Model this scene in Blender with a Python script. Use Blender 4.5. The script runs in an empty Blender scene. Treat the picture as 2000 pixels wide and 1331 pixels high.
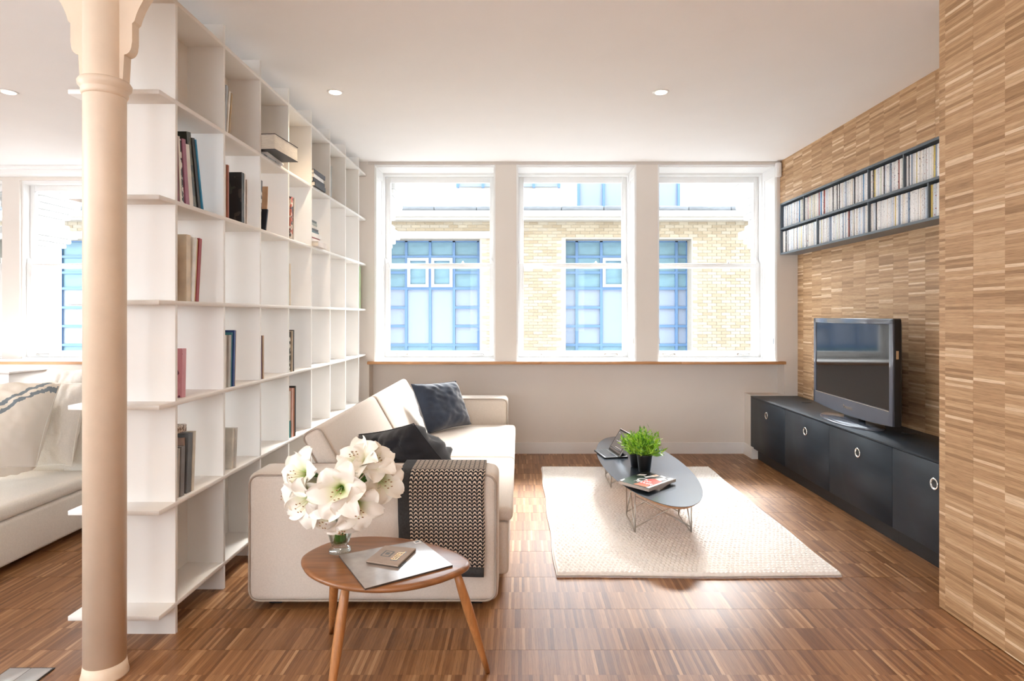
import bpy, bmesh, math, random
import numpy as np
from mathutils import Vector, Matrix, noise

# ------------------------------------------------------------------ camera, sky, sun, exposure
SC = bpy.context.scene
COL = SC.collection
F, CX, CY, HC = 1224.0, 1014.0, 616.0, 1.28      # focal length and principal point in photo pixels, eye height
cam_d = bpy.data.cameras.new('camera')
cam_d.sensor_fit = 'HORIZONTAL'; cam_d.sensor_width = 36.0
cam_d.lens = F / 2000.0 * 36.0
cam_d.shift_x = -(CX - 1000.0) / 2000.0
cam_d.shift_y = -(665.5 - CY) / 2000.0
cam_d.clip_start = 0.05; cam_d.clip_end = 200
cam = bpy.data.objects.new('camera', cam_d); COL.objects.link(cam)
cam.location = (0, 0, HC); cam.rotation_euler = (math.pi / 2, 0, 0)
SC.camera = cam

world = bpy.data.worlds.new('sky'); SC.world = world; world.use_nodes = True
bg = world.node_tree.nodes['Background']
bg.inputs[0].default_value = (0.86, 0.93, 1.0, 1); bg.inputs[1].default_value = 9.0

sun_d = bpy.data.lights.new('sun', 'SUN'); sun_d.energy = 13.0; sun_d.angle = math.radians(16.0)
sun_d.color = (1.0, 0.975, 0.94)
sun = bpy.data.objects.new('sun', sun_d); COL.objects.link(sun)
sun.rotation_euler = Vector((-0.32, -1.0, -0.95)).to_track_quat('-Z', 'Y').to_euler()
sun.location = (2, 12, 12)

SC.view_settings.view_transform = 'Standard'; SC.view_settings.look = 'None'
SC.view_settings.gamma = 1.0; SC.view_settings.use_curve_mapping = False
SC.view_settings.exposure = 0.50
SC.cycles.max_bounces = 10; SC.cycles.diffuse_bounces = 6; SC.cycles.transparent_max_bounces = 16
SC.cycles.caustics_reflective = False; SC.cycles.caustics_refractive = False
SC.cycles.sample_clamp_indirect = 6.0

# ------------------------------------------------------------------ helpers
R = random.Random(7)
W = {}                                            # object -> world origin

def at(px, py, Y):
    return Vector(((px - CX) * Y / F, Y, HC - (py - CY) * Y / F))
def onz(px, py, z):
    return at(px, py, (HC - z) * F / (py - CY))

class MB:
    def __init__(s): s.v = []; s.f = []; s.m = []; s.s = []; s.uv = None
    def add(s, vs, fs, mi=0, sm=False, M=None):
        b = len(s.v)
        if M is not None: vs = [M @ Vector(p) for p in vs]
        s.v += [tuple(p) for p in vs]
        for f in fs:
            s.f.append(tuple(i + b for i in f)); s.m.append(mi); s.s.append(sm)
        return s
    def box(s, x0, x1, y0, y1, z0, z1, mi=0, M=None):
        vs = [(x0,y0,z0),(x1,y0,z0),(x1,y1,z0),(x0,y1,z0),(x0,y0,z1),(x1,y0,z1),(x1,y1,z1),(x0,y1,z1)]
        return s.add(vs, [(0,3,2,1),(4,5,6,7),(0,1,5,4),(1,2,6,5),(2,3,7,6),(3,0,4,7)], mi, False, M)
    def rbox(s, x0, x1, y0, y1, z0, z1, r=0.01, seg=3, mi=0, M=None, sub=0, puff=0.0):
        bm = bmesh.new(); bmesh.ops.create_cube(bm, size=1)
        for v in bm.verts:
            v.co = Vector((x0 if v.co.x < 0 else x1, y0 if v.co.y < 0 else y1, z0 if v.co.z < 0 else z1))
        bmesh.ops.bevel(bm, geom=bm.edges[:], offset=r, segments=seg, profile=0.5, affect='EDGES')
        if sub:
            es = [e for e in bm.edges if e.calc_length() > 0.15]
            bmesh.ops.subdivide_edges(bm, edges=es, cuts=sub, use_grid_fill=True)
        if puff:
            cx, cy = (x0+x1)/2, (y0+y1)/2
            for v in bm.verts:
                u, w = (v.co.x-cx)/((x1-x0)/2), (v.co.y-cy)/((y1-y0)/2)
                if v.co.z > (z0+z1)/2: v.co.z += puff * max(0,1-u**4) * max(0,1-w**4)
        bm.verts.index_update()
        vs = [v.co.copy() for v in bm.verts]; fs = [tuple(v.index for v in f.verts) for f in bm.faces]
        bm.free(); return s.add(vs, fs, mi, True, M)
    def tube(s, pts, r, n=8, mi=0, closed=False, caps=True, M=None):
        pts = [Vector(p) for p in pts]; k = len(pts); vs = []
        rr = r if isinstance(r, (list, tuple)) else [r] * k
        up = None
        for i, p in enumerate(pts):
            a = pts[(i - 1) % k] if (closed or i > 0) else p
            b = pts[(i + 1) % k] if (closed or i < k - 1) else p
            t = (b - a).normalized()
            if up is None: up = Vector((0,0,1)) if abs(t.z) < 0.9 else Vector((1,0,0))
            u = (up - t * up.dot(t)).normalized(); w = t.cross(u); up = u
            for j in range(n):
                q = 2 * math.pi * j / n
                vs.append(p + (u * math.cos(q) + w * math.sin(q)) * rr[i])
        fs = []
        for i in range(k if closed else k - 1):
            for j in range(n):
                a, b = i * n, ((i + 1) % k) * n
                fs.append((a + j, a + (j+1) % n, b + (j+1) % n, b + j))
        if caps and not closed:
            fs.append(tuple(range(n-1, -1, -1))); fs.append(tuple((k-1)*n + j for j in range(n)))
        return s.add(vs, fs, mi, True, M)
    def lathe(s, prof, n=32, mi=0, M=None, sx=1.0, sy=1.0, sm=True):
        vs = []; fs = []
        for (r, z) in prof:
            for j in range(n):
                q = 2 * math.pi * j / n
                vs.append((r * math.cos(q) * sx, r * math.sin(q) * sy, z))
        k = len(prof)
        for i in range(k - 1):
            for j in range(n):
                fs.append((i*n + j, i*n + (j+1) % n, (i+1)*n + (j+1) % n, (i+1)*n + j))
        fs.append(tuple(range(n-1, -1, -1))); fs.append(tuple((k-1)*n + j for j in range(n)))
        return s.add(vs, fs, mi, sm, M)
    def rings(s, rings, mi=0, sm=True, M=None, cap0=True, cap1=True):
        n = len(rings[0]); vs = [p for r in rings for p in r]; fs = []
        for i in range(len(rings) - 1):
            for j in range(n):
                fs.append((i*n + j, i*n + (j+1) % n, (i+1)*n + (j+1) % n, (i+1)*n + j))
        if cap0: fs.append(tuple(range(n-1, -1, -1)))
        if cap1: fs.append(tuple((len(rings)-1)*n + j for j in range(n)))
        return s.add(vs, fs, mi, sm, M)
    def prism(s, poly, y0, y1, mi=0, M=None):     # poly in (x, z), extruded along y
        n = len(poly)
        vs = [(x, y0, z) for x, z in poly] + [(x, y1, z) for x, z in poly]
        fs = [tuple(range(n)), tuple(range(2*n-1, n-1, -1))]
        fs += [(i, n+i, n+(i+1) % n, (i+1) % n) for i in range(n)]
        return s.add(vs, fs, mi, False, M)
    def grid(s, fn, nu, nv, mi=0, sm=True, M=None):
        vs = [fn(i / nu, j / nv) for i in range(nu + 1) for j in range(nv + 1)]
        fs = [(i*(nv+1)+j, (i+1)*(nv+1)+j, (i+1)*(nv+1)+j+1, i*(nv+1)+j+1) for i in range(nu) for j in range(nv)]
        return s.add(vs, fs, mi, sm, M)
    def build(s, name, mats, parent=None, origin=None, **kw):
        if not isinstance(mats, (list, tuple)): mats = [mats]
        a = np.array(s.v, dtype=float)
        if origin is None:
            lo, hi = a.min(0), a.max(0); origin = ((lo[0]+hi[0])/2, (lo[1]+hi[1])/2, lo[2])
        me = bpy.data.meshes.new(name)
        me.from_pydata((a - np.array(origin)).tolist(), [], s.f)
        for m in mats: me.materials.append(m)
        me.polygons.foreach_set('material_index', s.m)
        me.polygons.foreach_set('use_smooth', s.s)
        if s.uv is not None:
            l = me.uv_layers.new(name='UVMap')
            vi = np.empty(len(me.loops), dtype=np.int32); me.loops.foreach_get('vertex_index', vi)
            l.data.foreach_set('uv', np.array(s.uv, dtype=np.float32)[vi].ravel())
        me.update()
        return link(name, me, origin, parent, **kw)

def link(name, data, origin, parent=None, **kw):
    o = bpy.data.objects.new(name, data); COL.objects.link(o)
    org = Vector(origin); W[o] = org
    if parent is not None: o.parent = parent; o.location = org - W[parent]
    else: o.location = org
    for k, v in kw.items(): o[k] = v
    return o
def thing(name, label, category, loc, group=None, **kw):
    o = link(name, None, loc, None, label=label, category=category, **kw)
    o.empty_display_size = 0.05
    if group: o['group'] = group
    return o
def T(label, category, group=None):
    d = dict(label=label, category=category)
    if group: d['group'] = group
    return d
ST = dict(kind='structure')
def mat3(o, ex, ey, ez):
    return Matrix(((ex[0],ey[0],ez[0],o[0]),(ex[1],ey[1],ez[1],o[1]),(ex[2],ey[2],ez[2],o[2]),(0,0,0,1)))
def RZ(x, y, z, a): return Matrix.Translation((x, y, z)) @ Matrix.Rotation(a, 4, 'Z')
def catmull(pts, n=6):
    out = []; k = len(pts); P = [Vector(p) for p in pts]
    for i in range(k):
        a, b, c, d = P[i-1], P[i], P[(i+1) % k], P[(i+2) % k]
        for j in range(n):
            t = j / n
            out.append(0.5 * ((2*b) + (c-a)*t + (2*a-5*b+4*c-d)*t*t + (3*b-a-3*c+d)*t**3))
    return out
def lettering(text, M, size, mat, parent, name='lettering', depth=0.0008):
    cu = bpy.data.curves.new(name, 'FONT'); cu.body = text; cu.size = size; cu.extrude = depth
    cu.align_x = 'CENTER'; cu.align_y = 'CENTER'
    t = bpy.data.objects.new('tmp', cu); COL.objects.link(t)
    bpy.context.view_layer.update()
    me = bpy.data.meshes.new_from_object(t.evaluated_get(bpy.context.evaluated_depsgraph_get()))
    bpy.data.objects.remove(t); me.transform(M); me.materials.clear(); me.materials.append(mat)
    org = M.translation.copy(); me.transform(Matrix.Translation(-org))
    return link(name, me, org, parent)

# ------------------------------------------------------------------ materials
MATS = {}
def nodes(name):
    m = bpy.data.materials.new(name); m.use_nodes = True; nt = m.node_tree
    return m, nt, nt.nodes['Principled BSDF']
def mat(name, col, rough=0.6, metal=0.0, var=0.06, vscale=12.0, bump=0.0, bscale=60.0, spec=0.5, sheen=0.0, coat=0.0, stretch=(1,1,1), emit=None):
    m, nt, b = nodes(name); N, L = nt.nodes, nt.links
    b.inputs['Roughness'].default_value = rough; b.inputs['Metallic'].default_value = metal
    b.inputs['Specular IOR Level'].default_value = spec
    if sheen: b.inputs['Sheen Weight'].default_value = sheen; b.inputs['Sheen Roughness'].default_value = 0.4
    if coat: b.inputs['Coat Weight'].default_value = coat; b.inputs['Coat Roughness'].default_value = 0.08
    tc = N.new('ShaderNodeTexCoord'); mp = N.new('ShaderNodeMapping'); mp.inputs['Scale'].default_value = stretch
    L.new(tc.outputs['Object'], mp.inputs['Vector'])
    nz = N.new('ShaderNodeTexNoise'); nz.inputs['Scale'].default_value = vscale; nz.inputs['Detail'].default_value = 4
    L.new(mp.outputs[0], nz.inputs['Vector'])
    rp = N.new('ShaderNodeValToRGB'); c = Vector(col)
    rp.color_ramp.elements[0].position = 0.3; rp.color_ramp.elements[1].position = 0.7
    rp.color_ramp.elements[0].color = (*(c * (1 - var)), 1)
    rp.color_ramp.elements[1].color = (*[min(1, q * (1 + var)) for q in c], 1)
    L.new(nz.outputs[0], rp.inputs[0]); L.new(rp.outputs[0], b.inputs['Base Color'])
    if bump:
        n2 = N.new('ShaderNodeTexNoise'); n2.inputs['Scale'].default_value = bscale; n2.inputs['Detail'].default_value = 3
        L.new(mp.outputs[0], n2.inputs['Vector'])
        bp = N.new('ShaderNodeBump'); bp.inputs['Strength'].default_value = bump; bp.inputs['Distance'].default_value = 0.004
        L.new(n2.outputs[0], bp.inputs['Height']); L.new(bp.outputs[0], b.inputs['Normal'])
    if emit: b.inputs['Emission Color'].default_value = (*emit[0], 1); b.inputs['Emission Strength'].default_value = emit[1]
    MATS[name] = m; return m
def math_n(nt, op, a, b=None, c=None):
    n = nt.nodes.new('ShaderNodeMath'); n.operation = op
    for i, q in enumerate((a, b, c)):
        if q is None: continue
        if isinstance(q, (int, float)): n.inputs[i].default_value = q
        else: nt.links.new(q, n.inputs[i])
    return n.outputs[0]
def ramp_n(nt, val, stops):
    r = nt.nodes.new('ShaderNodeValToRGB'); e = r.color_ramp.elements
    e[0].position, e[0].color = stops[0][0], (*stops[0][1], 1)
    e[1].position, e[1].color = stops[-1][0], (*stops[-1][1], 1)
    for p, c in stops[1:-1]:
        q = e.new(p); q.color = (*c, 1)
    nt.links.new(val, r.inputs[0]); return r.outputs[0]
def mix_n(nt, mode, fac, a, b):
    n = nt.nodes.new('ShaderNodeMix'); n.data_type = 'RGBA'; n.blend_type = mode
    for i, q in ((0, fac), (6, a), (7, b)):
        if isinstance(q, (int, float)): n.inputs[i].default_value = q
        elif isinstance(q, tuple): n.inputs[i].default_value = (*q, 1)
        else: nt.links.new(q, n.inputs[i])
    return n.outputs[2]
def strips(name, across, along, pa, pl, stops, rough, off=0.0, coat=0.0, gloss=0.5):
    """industrial oak parquet: narrow strips on edge, each its own tone, in rows"""
    m, nt, b = nodes(name); N, L = nt.nodes, nt.links
    g = N.new('ShaderNodeNewGeometry'); sp = N.new('ShaderNodeSeparateXYZ'); L.new(g.outputs['Position'], sp.inputs[0])
    A, B_ = sp.outputs[across], sp.outputs[along]
    row = math_n(nt, 'FLOOR', math_n(nt, 'DIVIDE', math_n(nt, 'SUBTRACT', B_, off), pl))
    w1 = N.new('ShaderNodeTexWhiteNoise'); w1.noise_dimensions = '1D'; L.new(row, w1.inputs['W'])
    ac = math_n(nt, 'ADD', math_n(nt, 'DIVIDE', A, pa), math_n(nt, 'MULTIPLY', w1.outputs[0], 7.3))
    cell = math_n(nt, 'FLOOR', ac); fr = math_n(nt, 'FRACT', ac)
    cb = N.new('ShaderNodeCombineXYZ'); L.new(cell, cb.inputs[0]); L.new(row, cb.inputs[1])
    w2 = N.new('ShaderNodeTexWhiteNoise'); w2.noise_dimensions = '3D'; L.new(cb.outputs[0], w2.inputs['Vector'])
    tone = ramp_n(nt, w2.outputs[0], stops)
    gv = N.new('ShaderNodeCombineXYZ')
    L.new(math_n(nt, 'MULTIPLY', A, 420.0), gv.inputs[0]); L.new(math_n(nt, 'MULTIPLY', B_, 16.0), gv.inputs[1]); L.new(w2.outputs[0], gv.inputs[2])
    nz = N.new('ShaderNodeTexNoise'); nz.inputs['Scale'].default_value = 1.0; nz.inputs['Detail'].default_value = 3
    L.new(gv.outputs[0], nz.inputs['Vector'])
    grain = ramp_n(nt, nz.outputs[0], [(0.3, (0.66, 0.62, 0.58)), (0.55, (1, 1, 1)), (0.8, (1.0, 1.0, 1.0))])
    c1 = mix_n(nt, 'MULTIPLY', 0.8, tone, grain)
    edge = math_n(nt, 'LESS_THAN', fr, 0.06)
    c2 = mix_n(nt, 'MULTIPLY', math_n(nt, 'MULTIPLY', edge, 0.5), c1, (0.35, 0.28, 0.22))
    L.new(c2, b.inputs['Base Color'])
    b.inputs['Roughness'].default_value = rough; b.inputs['Specular IOR Level'].default_value = gloss
    if coat: b.inputs['Coat Weight'].default_value = coat; b.inputs['Coat Roughness'].default_value = 0.25
    bp = N.new('ShaderNodeBump'); bp.inputs['Strength'].default_value = 0.25; bp.inputs['Distance'].default_value = 0.001
    hh = math_n(nt, 'SUBTRACT', w2.outputs[0], edge); L.new(hh, bp.inputs['Height']); L.new(bp.outputs[0], b.inputs['Normal'])
    return m

M_paint = mat('warm_white_paint', (0.74, 0.685, 0.63), 0.75, var=0.012, vscale=3, bump=0.03, bscale=150)
M_ceil = mat('ceiling_paint', (0.90, 0.885, 0.875), 0.85, var=0.01, vscale=3)
M_white = mat('gloss_white_woodwork', (0.82, 0.815, 0.805), 0.35, var=0.01)
M_shelf = mat('white_laminate', (0.79, 0.77, 0.735), 0.4, var=0.012, vscale=5)
M_col = mat('cream_painted_iron', (0.78, 0.635, 0.485), 0.42, var=0.04, vscale=9, bump=0.22, bscale=45)
FLOORSTOPS = [(0.0, (0.17, 0.073, 0.028)), (0.25, (0.24, 0.108, 0.042)), (0.65, (0.30, 0.145, 0.060)), (0.92, (0.37, 0.19, 0.084)), (1.0, (0.50, 0.295, 0.15))]
WALLSTOPS = [(0.0, (0.34, 0.195, 0.095)), (0.22, (0.47, 0.285, 0.148)), (0.65, (0.55, 0.35, 0.190)), (0.9, (0.63, 0.425, 0.25)), (1.0, (0.82, 0.64, 0.44))]
ROW = 0.1665
M_floor = strips('oak_strip_parquet', 0, 1, 0.0125, ROW, FLOORSTOPS, 0.36, off=2.229, gloss=0.36)
M_woodwall = strips('oak_strip_wall', 2, 1, 0.0125, ROW, WALLSTOPS, 0.5, off=2.707 - 10*ROW, gloss=0.35)
M_linen = mat('ivory_linen', (0.64, 0.57, 0.50), 0.9, var=0.05, vscale=160, bump=0.15, bscale=350, sheen=0.2)
M_linen2 = mat('cream_linen', (0.84, 0.80, 0.73), 0.9, var=0.05, vscale=160, bump=0.15, bscale=350, sheen=0.2)
M_pipe = mat('linen_piping', (0.40, 0.335, 0.28), 0.9, var=0.05, vscale=80)
M_navy = mat('navy_velvet', (0.022, 0.034, 0.062), 0.85, var=0.25, vscale=10, bump=0.1, bscale=40, sheen=0.9)
M_blackv = mat('black_velvet', (0.012, 0.013, 0.018), 0.85, var=0.25, vscale=10, bump=0.1, bscale=40, sheen=0.35)
M_cab = mat('blue_black_stained_veneer', (0.016, 0.024, 0.034), 0.42, var=0.2, spec=0.3, vscale=14, stretch=(1, 0.2, 1), bump=0.03, bscale=90)
M_plinth = mat('black_plinth', (0.012, 0.012, 0.013), 0.5, var=0.1)  # flat black of the plinths themselves
M_steel = mat('polished_steel', (0.75, 0.74, 0.72), 0.18, 1.0, var=0.02)
M_chrome = mat('brushed_wire_steel', (0.50, 0.47, 0.43), 0.3, 1.0, var=0.03)
M_dark = mat('black_plastic', (0.012, 0.013, 0.015), 0.4, var=0.1)
M_walnut = mat('golden_elm', (0.255, 0.105, 0.038), 0.28, var=0.28, vscale=5, stretch=(1.2, 9, 9), bump=0.02, bscale=30)
M_leg = mat('golden_beech', (0.42, 0.18, 0.062), 0.35, var=0.15, vscale=14, stretch=(8, 8, 0.8))
M_sill = mat('oak_sill', (0.52, 0.26, 0.11), 0.4, var=0.15, vscale=10, stretch=(0.5, 6, 6))
M_rug = mat('undyed_wool', (0.86, 0.845, 0.82), 0.95, var=0.06, vscale=60)
M_laminate = mat('blue_black_laminate', (0.028, 0.040, 0.058), 0.2, var=0.05, spec=0.6)
M_ply = mat('birch_ply_edge', (0.50, 0.28, 0.15), 0.5, var=0.2, vscale=20, stretch=(1, 1, 12))
M_pot = mat('black_pot', (0.010, 0.010, 0.011), 0.35, var=0.05)
M_soil = mat('dark_soil', (0.03, 0.02, 0.012), 0.95, var=0.3, vscale=80)
M_tvf = mat('gloss_slate_bezel', (0.09, 0.105, 0.14), 0.12, var=0.03, spec=0.8)
M_screen = mat('dark_screen', (0.008, 0.008, 0.009), 0.06, var=0.02, spec=0.4)
M_page = mat('paper_edges', (0.78, 0.73, 0.64), 0.85, var=0.12, vscale=30, stretch=(1, 1, 12))
M_iron = mat('taupe_trim', (0.62, 0.57, 0.53), 0.6, var=0.02)

def glass(name, tint=(1, 1, 1), mixf=0.05):
    m = bpy.data.materials.new(name); m.use_nodes = True; nt = m.node_tree; nt.nodes.clear()
    o = nt.nodes.new('ShaderNodeOutputMaterial'); t = nt.nodes.new('ShaderNodeBsdfTransparent'); t.inputs[0].default_value = (*tint, 1)
    g = nt.nodes.new('ShaderNodeBsdfGlossy'); g.inputs['Roughness'].default_value = 0.02
    fr = nt.nodes.new('ShaderNodeFresnel'); fr.inputs[0].default_value = 1.35
    x = nt.nodes.new('ShaderNodeMixShader')
    nt.links.new(math_n(nt, 'ADD', math_n(nt, 'MULTIPLY', fr.outputs[0], 0.2 + mixf), mixf * 0.2 - 0.01), x.inputs[0])
    nt.links.new(t.outputs[0], x.inputs[1]); nt.links.new(g.outputs[0], x.inputs[2]); nt.links.new(x.outputs[0], o.inputs[0])
    return m
M_glass = glass('window_glass', (0.985, 0.99, 0.99))
M_vase = glass('clear_vase_glass', (0.93, 0.97, 0.955), 0.3)
M_sleeve = glass('clear_plastic_sleeve', (0.97, 0.97, 0.97), 0.4)

# ------------------------------------------------------------------ the room shell
Y0, YP, YS = 5.645, 5.80, 6.0                    # wall face, recessed panel under the sill, sash plane
YE = 6.14                                         # outer face of the front wall
ZC = 2.6636
XL, YR = -6.5, -3.2
XU, XLO, XP = 2.35, 2.509, 1.84                   # upper oak wall, recessed lower oak wall, near oak pier
Z0s, Z1w = 0.865, 2.6405

fl = MB().box(XL, 2.8, YR, YE, -0.12, -0.022).build('floor', M_floor, **ST)
k = 0; y = 2.229 - 33 * ROW
while y < YE:
    a, b = max(y + 0.0004, YR), min(y + ROW - 0.0004, YE)
    if b - a > 0.01:
        MB().box(XL, 2.8, a, b, -0.022, -0.0004 * (k % 2)).build('parquet_row', M_floor, fl)
    y += ROW; k += 1
MB().box(XL, 2.8, YR, YE, ZC, ZC + 0.15).build('ceiling', M_ceil, **ST)
wl = MB().box(XL - 0.15, XL, YR, YE, 0, 0.85).box(XL - 0.15, XL, YR, YE, 2.45, ZC)
for a, b in ((YR, -1.6), (2.2, YE)): wl.box(XL - 0.15, XL, a, b, 0.85, 2.45)  # unseen opening added to let skylight brighten the left room
wl.build('wall_left', M_paint, **ST)

# rear wall (behind the camera) with four tall openings added for fill daylight
wr = MB()
xs = [XL, -5.6, -4.4, -3.4, -2.2, -1.2, 0.0, 1.0, 1.6, 2.8]
wr.box(XL, 2.8, YR - 0.2, YR, 0, 0.9).box(XL, 2.8, YR - 0.2, YR, 2.4, ZC)
for i in range(0, len(xs), 2):
    wr.box(xs[i], xs[i+1], YR - 0.2, YR, 0.9, 2.4)
wr.build('wall_rear', M_paint, **ST)

# window wall
wins = [(-1.305, -0.2145), (-0.0254, 1.0561), (1.2475, 2.3225)]
winl = [(-5.985, -4.893), (-4.728, -3.638)]
wb = MB()
wb.box(-3.638, 2.8, Y0, YE, Z1w, ZC)                                 # head
wb.box(-3.638, -1.305, Y0, YE, Z0s, Z1w).box(-3.638, -1.352, Y0, YE, 0, Z0s)
wb.box(-0.2145, -0.0254, Y0, YE, Z0s, Z1w).box(1.0561, 1.2475, Y0, YE, Z0s, Z1w)
wb.box(2.3225, 2.8, Y0, YE, Z0s, Z1w).box(2.389, 2.8, Y0, YE, 0, Z0s)
wb.box(-1.352, 2.389, YP, YE, 0, Z0s - 0.0255)
wb.box(2.085, 2.389, Y0 + 0.001, YP, 0, 0.562)
wb.box(XL, -3.638, 5.66, YE, 0, Z0s - 0.0255)                          # the left-hand room
wb.box(XL, -5.985, 5.93, YE, Z0s, ZC).box(-4.893, -4.728, 5.93, YE, Z0s, 2.56)
wb.box(-5.985, -3.638, 5.931, YE, 2.56, ZC)
wb.build('wall_back', M_paint, **ST)
MB().box(-1.352, 2.085, YP - 0.016, YP, 0, 0.102).box(2.069, 2.085, 5.57, YP - 0.016, 0, 0.102).box(2.085, 2.125, 5.57, Y0, 0, 0.09).build('baseboard_back', M_white, **ST)
MB().rbox(XL, -3.638, 5.64, 5.655, 0, 0.1, 0.003, 2).build('baseboard_left', M_white, **ST)
MB().rbox(XL, -3.638, 5.80, 5.93, 2.588, ZC, 0.006, 2).rbox(XL, -3.638, 5.77, 5.93, 2.63, ZC, 0.006, 2).build('trim_1', M_white, **ST)
t2 = MB().box(-1.36, XU, Y0 - 0.006, Y0, Z1w - 0.003, ZC)
for i in range(13): t2.lathe([(0.004, 0), (0.003, 0.002)], 8, M=Matrix.Translation((-1.3 + i*0.3, Y0 - 0.006, 2.652)) @ Matrix.Rotation(math.pi/2, 4, 'X'))
t2.build('trim_2', M_iron, **ST)
MB().rbox(2.30, 2.345, Y0 - 0.05, Y0 - 0.007, 2.52, 2.645, 0.004, 2).rbox(2.31, 2.335, Y0 - 0.062, Y0 - 0.05, 2.54, 2.63, 0.003, 2).build('blind_bracket', M_white, **T('small white blind bracket at the top of the right window', 'bracket'))
s1 = MB()
for i, (a, b) in enumerate(((-1.36, 0.2), (0.2, 1.45), (1.45, 2.389))): s1.rbox(a + 0.0004, b - 0.0004, 5.60, 5.97, Z0s - 0.0255, Z0s, 0.003, 2)
s1.build('trim_3', M_sill, **ST)
MB().rbox(XL, -3.64, 5.60, 5.97, Z0s - 0.0255, Z0s, 0.003, 2).build('trim_4', M_sill, **ST)
MB().box(-1.30, 2.32, 5.607, 5.955, Z0s, Z0s + 0.002).build('trim_5', M_white, **ST)
MB().box(XL, -3.64, 5.607, 5.955, Z0s, Z0s + 0.002).build('trim_6', M_white, **ST)

def window(n, x0, x1, yw, ztop):
    w = link('window_%d' % n, None, ((x0+x1)/2, YS, Z0s), None, **ST)
    zb = Z0s + 0.002
    fr = MB()
    fr.box(x0, x0+0.02, 5.955, 6.10, zb, ztop).box(x1-0.02, x1, 5.955, 6.10, zb, ztop)
    fr.box(x0+0.02, x1-0.02, 5.955, 6.10, ztop-0.03, ztop).box(x0+0.02, x1-0.02, 5.955, 6.10, zb, zb+0.012)
    fr.build('window_frame', M_white, w)
    if yw < 5.9:
        for (a, b, ix) in ((x0, x0+0.010, 1), (x1-0.010, x1, -1)):      # panelled shutter boxes in the reveals
            p = MB().box(a, b, yw + 0.004, 5.955, zb, ztop)
            f = b if ix > 0 else a
            xa, xb = sorted((f, f + ix*0.006))
            for (ya, yb, za, zc) in ((yw+0.01, yw+0.05, zb+0.02, ztop-0.03), (5.90, 5.94, zb+0.02, ztop-0.03), (yw+0.05, 5.90, zb+0.02, zb+0.12), (yw+0.05, 5.90, ztop-0.10, ztop-0.03)):
                p.box(xa, xb, ya, yb, za, zc)
            r = p.build('shutter_lining', M_white, w)
            MB().box(*sorted((f, f+ix*0.012)), yw + 0.022, yw + 0.034, 1.02, 1.07).build('shutter_catch', M_steel, r)
        MB().box(x0+0.010, x1-0.010, yw+0.004, 5.955, ztop-0.010, ztop).box(x0+0.010, x1-0.010, yw+0.03, yw+0.06, ztop-0.018, ztop-0.01).build('head_lining', M_white, w)
    a, b = x0+0.02, x1-0.02
    lo = MB()
    ya, yb = 5.985, 6.025
    lo.rbox(a, a+0.048, ya, yb, zb+0.012, 1.775, 0.003, 1).rbox(b-0.048, b, ya, yb, zb+0.012, 1.775, 0.003, 1)
    lo.rbox(a+0.046, b-0.046, ya, yb, zb+0.012, zb+0.072, 0.003, 1).rbox(a+0.046, b-0.046, ya, yb, 1.735, 1.775, 0.003, 1)
    ls = lo.build('lower_sash', M_white, w)
    up = MB()
    yc, yd = 6.03, 6.07
    zt = ztop - 0.03
    up.rbox(a, a+0.048, yc, yd, 1.73, zt, 0.003, 1).rbox(b-0.048, b, yc, yd, 1.73, zt, 0.003, 1)
    up.rbox(a+0.046, b-0.046, yc, yd, 1.73, 1.77, 0.003, 1).rbox(a+0.046, b-0.046, yc, yd, zt-0.055, zt, 0.003, 1)
    for s in (a+0.004, b-0.044): up.prism([(s, 1.73), (s+0.04, 1.73), (s+0.04, 1.78), (s, 1.83)], 5.99, 6.03)
    us = up.build('upper_sash', M_white, w)
    MB().box(a+0.046, b-0.046, 6.003, 6.007, zb+0.07, 1.737).build('pane', M_glass, ls)
    MB().box(a+0.046, b-0.046, 6.048, 6.052, 1.768, zt-0.053).build('pane', M_glass, us)
    for s in (a + 0.16, b - 0.16):
        pts = [(s-0.055, ya-0.001, 0.905), (s-0.05, ya-0.016, 0.903), (s, ya-0.02, 0.90), (s+0.05, ya-0.016, 0.903), (s+0.055, ya-0.001, 0.905)]
        MB().tube(pts, 0.0055, 8).box(s-0.062, s-0.045, ya-0.005, ya+0.001, 0.897, 0.913).box(s+0.045, s+0.062, ya-0.005, ya+0.001, 0.897, 0.913).build('sash_lift', M_steel, ls)
    c = (a+b)/2
    MB().lathe([(0.016, 0), (0.016, 0.006), (0.007, 0.012), (0.007, 0.02), (0.0, 0.024)], 12, M=Matrix.Translation((c+0.22, 6.005, 1.775))).build('sash_fastener', M_steel, ls)
    return w
for i, (a, b) in enumerate(wins): window(i + 1, a, b, Y0, Z1w)
for i, (a, b) in enumerate(winl): window(i + 4, a, b, 5.93, 2.56)

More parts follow.
